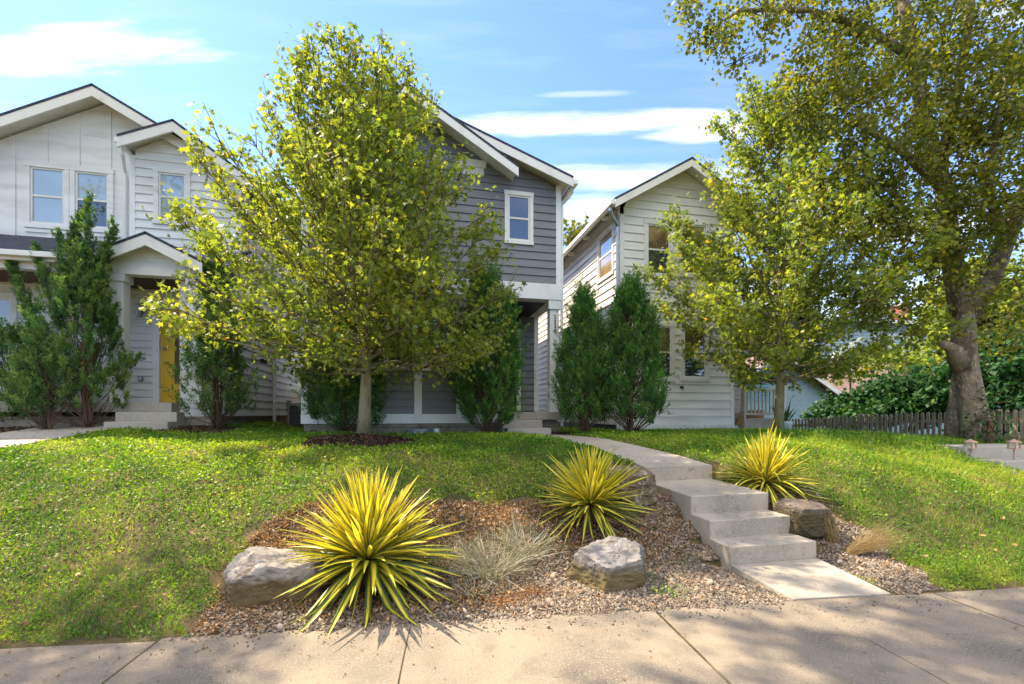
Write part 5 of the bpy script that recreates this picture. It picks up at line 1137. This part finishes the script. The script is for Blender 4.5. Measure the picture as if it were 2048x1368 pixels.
# ================================================================== yuccas
def yuccamat():
    m = leafmat('yucca_leaf', ramp((.55, .50, .03), (.78, .66, .035), (.85, .70, .07)), .32, .38, .5, (1.25, 1.15, .8)); nt = m.node_tree; N = nt.nodes; L = nt.links
    b = N['Principled BSDF']; cr = [x for x in N if x.type == 'VALTORGB'][0]
    uv = N.new('ShaderNodeUVMap'); sp = N.new('ShaderNodeSeparateXYZ'); L.new(uv.outputs[0], sp.inputs[0])
    ab = N.new('ShaderNodeMath'); ab.operation = 'SUBTRACT'; L.new(sp.outputs[0], ab.inputs[0]); ab.inputs[1].default_value = .5
    ab2 = N.new('ShaderNodeMath'); ab2.operation = 'ABSOLUTE'; L.new(ab.outputs[0], ab2.inputs[0])
    # v of the uv stores how green the leaf is
    ad = N.new('ShaderNodeMath'); ad.operation = 'MULTIPLY_ADD'; L.new(sp.outputs[1], ad.inputs[0]); ad.inputs[1].default_value = .22; L.new(ab2.outputs[0], ad.inputs[2])
    mr = N.new('ShaderNodeMapRange'); mr.inputs[1].default_value = .37; mr.inputs[2].default_value = .43; L.new(ad.outputs[0], mr.inputs[0])
    mx = N.new('ShaderNodeMix'); mx.data_type = 'RGBA'; L.new(mr.outputs[0], mx.inputs[0]); L.new(cr.outputs[0], mx.inputs[6]); mx.inputs[7].default_value = (.10, .16, .06, 1)
    L.new(mx.outputs[2], b.inputs['Base Color'])
    for l in list(cr.outputs[0].links):
        if l.to_node.type == 'MIX' and l.to_node != mx: L.new(mx.outputs[2], l.to_node.inputs[6])
    return m
M['yucca'] = yuccamat()
def yucca(c, n, ln, w, seed, label, tilt=(0, 0), elmin=-22, group='variegated yuccas in the gravel beds', floppy=0.0):
    rg = np.random.default_rng(seed); V = []; F = []; UV = []; R = []; T = thing('yucca', (c[0], c[1], float(gz(c[0], c[1]))), label, 'yucca', group)
    nl = 11
    for i in range(n):
        f = (i+.5)/n; el = radians(elmin+(88-elmin)*(f**.92)); az = i*2.39996+rg.uniform(-.2, .2)
        d = np.array([cos(az)*cos(el), sin(az)*cos(el), sin(el)])+np.array([tilt[0], tilt[1], 0])*.6; d /= np.linalg.norm(d)
        L_ = ln*rg.uniform(.66, 1.08)*(1-.08*abs(f-.5)); wd = w*rg.uniform(.8, 1.15)
        sag = (rg.uniform(.02, .22)+(.55*rg.random() if rg.random() < .16 else 0))*(1.25-f)+floppy*rg.random()*(rg.random() < .4)
        side = np.cross(d, (0, 0, 1)); side = side/max(np.linalg.norm(side), 1e-6)
        if np.linalg.norm(side) < .5: side = np.array([1, 0, 0])
        side = nrm((side+rg.normal(size=3)*.25)[None])[0]; up = np.cross(side, d)
        k0 = len(V); green = 1-f**.7 if f < .45 else rg.uniform(0, .28)
        p = np.array(c)+d*.02; twist = rg.uniform(-.35, .35); lat = rg.normal()*.11
        for j in range(nl):
            t = j/(nl-1); pos = np.array(c)+d*L_*t+np.array([0, 0, -1])*sag*L_*t*t*1.3+side*lat*L_*t*t
            gzz = float(gz(pos[0], pos[1]))+.015
            if pos[2] < gzz: pos[2] = gzz
            ww = wd*(.55+.9*t)*(1-t**2.6) if t < .98 else .0008
            ww = max(ww, .0008); a = twist*t; s2 = side*cos(a)+up*sin(a); u2 = -side*sin(a)+up*cos(a)
            for q, h in ((-1, .32), (-.5, .12), (0, 0), (.5, .12), (1, .32)):
                V.append(pos+s2*ww*.5*q+u2*ww*h*.8); UV.append((.5+q*.5, green))
        for j in range(nl-1):
            for q in range(4): a = k0+j*5+q; F.append((a, a+1, a+6, a+5))
        R += [rg.random()]*((nl-1)*4)
    o = npmesh('leaves', np.array(V), F, M['yucca'], T, R, True, np.array(UV))
    # dead skirt leaves
    m_ = 46; az = rg.uniform(0, 2*pi, m_); L_ = rg.uniform(.2, .42, m_)*ln/.6; D = np.stack([np.cos(az), np.sin(az), rg.uniform(-.6, .05, m_)], 1); pos = np.array(c)[None]+D*.05-np.array([0, 0, .06])
    a = cloud(pos, D, np.array([0, 0, 1.0])+rv(m_)*.4, L_, np.full(m_, .03), *DIAM)
    npmesh('dead_leaves', a[0], a[1], M['straw2'], T, a[2])
    mb = MB(); g = float(gz(c[0], c[1])); mb.tube([(c[0], c[1], g-.05), (c[0], c[1], c[2]+.04)], [.07, .05], 8); mb.build('stem', M['straw2'], T)
Y1 = P(737, 1122, Z=3.78); yucca(tuple(Y1), 400, .85, .060, 1, 'largest yellow and green striped yucca between the left boulder and the dry shrub', (-.05, -.02))
Y1b = P(700, 1085, Z=4.1); 
Y2 = P(1180, 1010, Z=4.95); yucca(tuple(Y2), 280, .74, .048, 2, 'round yellow striped yucca standing behind the grey boulder left of the steps')
Y3 = P(1530, 968, Z=5.75); yucca(tuple(Y3), 260, .78, .05, 3, 'yellow yucca with curly lower leaves on the right side of the steps', (.12, .1), elmin=-10, floppy=.5)
# spiky plant in the white pot
rg = np.random.default_rng(8); pos = np.array([[pp.x, 10.7, pz+.36]]*14)+rg.normal(size=(14, 3))*np.array([.05, .05, 0]); D = np.stack([rg.normal(size=14)*.45, rg.normal(size=14)*.3, np.ones(14)], 1)
a = cloud(pos, D, np.array([0, -1.0, 0])+rv(14)*.4, rg.uniform(.45, .75, 14), np.full(14, .07), *DIAM); npmesh('leaves', a[0], a[1], M['hedge'], pt_, a[2])
# ================================================================== boulders
def boulder(c, r, planes, seed, label, m, sink=.05, amp=.02):
    """faceted stone: unit directions cut by planes, roughened"""
    import bmesh
    bm = bmesh.new(); bmesh.ops.create_icosphere(bm, subdivisions=6, radius=1); me = bpy.data.meshes.new('boulder'); bm.to_mesh(me); bm.free()
    rg = np.random.default_rng(seed); n = len(me.vertices); co_ = np.zeros(n*3); me.vertices.foreach_get('co', co_); D = nrm(co_.reshape(-1, 3))
    R = np.full(n, 1.12)
    for nx, ny, nz, dd in planes+[(*rv(1)[0], rg.uniform(.9, 1.05)) for _ in range(9)]:
        nn = nrm(np.array([[nx, ny, nz]]))[0]; q = D@nn; R = np.minimum(R, np.where(q > .05, dd/np.maximum(q, .05), 9))
    from mathutils import noise
    nz_ = np.array([noise.fractal(Vector(d*1.6+seed), .9, 2.1, 6) for d in D]); n2 = np.array([noise.fractal(Vector((d[0]*5, d[1]*5, d[2]*13))+Vector((seed, 0, 0)), .7, 2.0, 5) for d in D])
    R = R*(1+nz_*.10+n2*amp*1.7)
    V = D*R[:, None]*np.array(r)+np.array(c); me.vertices.foreach_set('co', V.ravel()); me.polygons.foreach_set('use_smooth', np.ones(len(me.polygons), bool)); me.update()
    o = link('boulder', me, m); e = o.modifiers.new('edge', 'EDGE_SPLIT'); e.split_angle = radians(35)
    me.transform(__import__('mathutils').Matrix.Translation(-Vector(c))); o.location = c
    return tag(o, label, 'boulder', 'boulders in the gravel bed')
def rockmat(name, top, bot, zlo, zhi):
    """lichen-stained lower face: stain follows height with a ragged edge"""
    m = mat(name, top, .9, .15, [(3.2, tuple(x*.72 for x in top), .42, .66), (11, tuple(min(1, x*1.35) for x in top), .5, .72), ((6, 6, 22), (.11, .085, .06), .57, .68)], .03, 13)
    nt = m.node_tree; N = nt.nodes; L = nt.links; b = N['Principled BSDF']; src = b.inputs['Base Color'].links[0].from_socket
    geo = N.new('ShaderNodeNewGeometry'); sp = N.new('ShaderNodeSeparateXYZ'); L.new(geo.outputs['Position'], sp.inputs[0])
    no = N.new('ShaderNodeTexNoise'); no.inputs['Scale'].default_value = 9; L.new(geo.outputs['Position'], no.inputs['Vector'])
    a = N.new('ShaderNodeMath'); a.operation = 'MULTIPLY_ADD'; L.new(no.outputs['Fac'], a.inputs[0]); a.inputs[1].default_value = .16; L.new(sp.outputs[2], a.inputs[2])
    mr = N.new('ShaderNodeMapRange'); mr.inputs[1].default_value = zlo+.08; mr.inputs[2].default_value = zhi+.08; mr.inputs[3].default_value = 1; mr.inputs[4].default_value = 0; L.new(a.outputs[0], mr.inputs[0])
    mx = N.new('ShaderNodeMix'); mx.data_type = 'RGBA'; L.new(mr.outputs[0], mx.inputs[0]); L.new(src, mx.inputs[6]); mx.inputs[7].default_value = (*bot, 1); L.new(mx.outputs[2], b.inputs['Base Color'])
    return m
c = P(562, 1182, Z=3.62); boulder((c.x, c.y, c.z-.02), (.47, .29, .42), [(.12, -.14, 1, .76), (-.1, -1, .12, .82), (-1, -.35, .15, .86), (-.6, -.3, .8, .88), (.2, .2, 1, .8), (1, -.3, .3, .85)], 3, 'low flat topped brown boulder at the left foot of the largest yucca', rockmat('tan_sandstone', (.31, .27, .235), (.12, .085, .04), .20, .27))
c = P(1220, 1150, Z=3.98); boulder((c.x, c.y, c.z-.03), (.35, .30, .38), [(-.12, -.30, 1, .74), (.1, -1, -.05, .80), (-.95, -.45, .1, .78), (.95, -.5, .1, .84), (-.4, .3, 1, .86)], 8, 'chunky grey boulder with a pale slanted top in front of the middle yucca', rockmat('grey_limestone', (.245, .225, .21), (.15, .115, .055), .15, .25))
c = P(1262, 972, Z=5.35); boulder((c.x, c.y, c.z), (.30, .34, .25), [(-.1, -.2, 1, .8), (.3, -1, 0, .8), (1, .1, .1, .8)], 11, 'dark mossy boulder wedged beside the top step behind the middle yucca', M['rockm'])
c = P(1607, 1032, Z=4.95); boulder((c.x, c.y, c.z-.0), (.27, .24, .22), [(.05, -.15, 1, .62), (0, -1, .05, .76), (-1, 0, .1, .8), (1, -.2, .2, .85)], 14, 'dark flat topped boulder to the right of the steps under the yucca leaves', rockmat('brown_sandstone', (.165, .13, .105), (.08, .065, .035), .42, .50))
# ================================================================== low plants in the beds
def stems_plant(name, label, cat, c, n, ln, wd, m, seed, spread=1.0, up=.8, leaf=None, bendk=.5, group=None, rad=.1, partname='stems', leafn=5, lean=(0, 0)):
    rg = np.random.default_rng(seed); T = thing(name, (c[0], c[1], float(gz(c[0], c[1]))), label, cat, group); V = []; F = []; R = []; lp = []
    for i in range(n):
        az = rg.uniform(0, 2*pi); r_ = rad*math.sqrt(rg.random()); s = np.array([c[0]+r_*cos(az), c[1]+r_*sin(az), 0]); s[2] = float(gz(s[0], s[1]))
        d = nrm(np.array([[cos(az)*spread*rg.random()+lean[0], sin(az)*spread*rg.random()+lean[1], up*rg.uniform(.5, 1)]]))[0]; L_ = ln*rg.uniform(.5, 1.1)
        b = rg.normal(size=3)*.3*L_; out = np.array([d[0], d[1], -1])*bendk*L_*rg.random()
        side = nrm(np.cross(d, rg.normal(size=3))[None])[0]*wd*.5; k0 = len(V); m_ = 6
        for j in range(m_):
            t = j/(m_-1); q = s+d*L_*t+(b+out)*t*t*.6; q[2] = max(q[2], float(gz(q[0], q[1]))+.005); w = 1-.7*t; V.append(q-side*w); V.append(q+side*w)
            if leaf is not None and j > 1:
                for _ in range(leafn): lp.append(q+rg.normal(size=3)*.012)
        for j in range(m_-1): a = k0+2*j; F.append((a, a+1, a+3, a+2)); R.append(rg.random())
    npmesh(partname, np.array(V), F, m, T, R)
    if leaf is not None and lp:
        pos = np.array(lp); k = len(pos); a = cloud(pos, nrm(rv(k)+np.array([0, 0, .6])), rv(k), np.full(k, .022)*RG.uniform(.6, 1.3, k), np.full(k, .005), *DIAM); npmesh('leaves', a[0], a[1], leaf, T, a[2])
    return T
for i, (px, py, Z, n, ln, lf, lab) in enumerate(((985, 1140, 3.95, 480, .36, 2, 'largest tangle of silvery dry stems in the middle of the gravel bed'), (915, 1130, 4.0, 150, .26, 5, 'grey green wispy shrub just right of the largest yucca'),
        (1050, 1100, 4.25, 260, .28, 3, 'silvery dry shrub nearest the left side of the middle yucca'), (945, 1185, 3.75, 80, .2, 3, 'low brittle shrub nearest the sidewalk in the gravel bed'))):
    q = G(px, py); stems_plant('dry_shrub', lab, 'shrub', (q.x, q.y), n, ln, .006, M['silver'], 100+i, 1.5, .55, M['sage'], .25, 'silvery dry shrubs in the gravel bed', .16, leafn=lf)
q = G(1700, 1105); stems_plant('dry_grass_tuft', 'tuft of long straw coloured grass flopping over at the edge of the right gravel bed', 'ornamental grass', (q.x, q.y), 420, .55, .0026, M['straw2'], 120, .25, .75, None, .3, rad=.06, partname='blades', lean=(.75, -.35))
q = G(1665, 1085); stems_plant('dry_grass_tuft', 'shorter upright straw coloured grass tuft behind the flopping one', 'ornamental grass', (q.x, q.y), 200, .34, .0026, M['straw2'], 121, .3, 1, None, .15, rad=.05, partname='blades', lean=(-.15, .1))
for i, (px, py, lab) in enumerate(((1335, 1190, 'small green weed in the gravel nearest the sidewalk below the steps'), (1375, 1130, 'small green weed in the gravel halfway up beside the steps'), (1300, 1160, 'small green weed just right of the grey boulder'))):
    q = G(px, py); T = thing('weed', (q.x, q.y, q.z), lab, 'weed', 'weeds in the gravel bed'); n = 130; p = np.array([[q.x, q.y, 0]])+RG.normal(size=(n, 3))*np.array([.09, .07, 0]); p[:, 2] = gz(p[:, 0], p[:, 1])+RG.uniform(.01, .06, n)
    a = cloud(p, nrm(rv(n)+np.array([0, 0, .4])), nrm(np.array([0, 0, 1.0])+rv(n)*.6), RG.uniform(.015, .035, n), RG.uniform(.008, .018, n), *OVAL); npmesh('leaves', a[0], a[1], M['sage'] if i else M['jun2'], T, a[2])
for i, (px, py, lab) in enumerate(((1010, 1205, 'orange brown dried flower clump left of the grey boulder'), (965, 1200, 'dark brown dried flower clump beside the orange one'), (1070, 1190, 'dried brown clump touching the left foot of the grey boulder'))):
    q = G(px, py); T = thing('dried_clump', (q.x, q.y, q.z), lab, 'dried plant', 'dried clumps in the gravel bed'); n = 220; p = np.array([[q.x, q.y, 0]])+RG.normal(size=(n, 3))*np.array([.09, .06, 0]); p[:, 2] = gz(p[:, 0], p[:, 1])+RG.uniform(.005, .05, n)
    a = cloud(p, rv(n), rv(n), RG.uniform(.012, .03, n), RG.uniform(.006, .016, n), *OVAL); npmesh('leaves', a[0], a[1], leafmat('rust_leaf', ramp((.1, .04, .015), (.3, .13, .04), (.42, .22, .07)), .2, .7, .2) if i != 1 else M['chip'], T, a[2])

# debris on the treads and a few bigger stones
pts_ = []
for (a, b, z) in [(5.45, 9.5, None)]+[(t[0]+.02, t[1]-.02, t[2]+(.01 if i == 0 else 0)) for i, t in enumerate(TR[1:])]+[(3.08, 3.76, .035)]:
    for _ in range(60 if z is None else 26):
        v_ = random.uniform(a, b); l_, r_ = path_u(v_) if v_ > 5.41 else (SL, SR-.08); u_ = l_+(r_-l_)*(random.random()**.6 if random.random() < .5 else 1-random.random()**.6)*.96+.01; pts_.append((u_, v_, (float(path_z(v_)) if z is None else z)+.008))
p = np.array(pts_); n = len(p); sz_ = RG.uniform(.008, .03, n); a = cloud(p, nrm(rv(n)*np.array([1, 1, .15])), nrm(np.array([0, 0, 1.0])+rv(n)*.5), sz_, sz_*RG.uniform(.15, .6, n), *OVAL)
tag(npmesh('leaf_litter', a[0], a[1], M['dry'], None, a[2]), kind='stuff')
x, y = scatter(2600, -1.5, 5.6, 3.2, 5.3, .3, 3.4); k = in_beds(x, y) & ~on_path(x, y, .02) & (y > 3.33-.089*x)
tag(pebbles('gravel', x[k], y[k], .016, .032, M['peb']), kind='stuff')
x = RG.uniform(-1.6, 4.2, 500); y = 3.29-.089*x-RG.random(500)**2*.22; k = ~on_path(x, y, 0)
tag(pebbles('gravel', x[k], y[k], .005, .011, M['peb'], zadd=.004), kind='stuff')
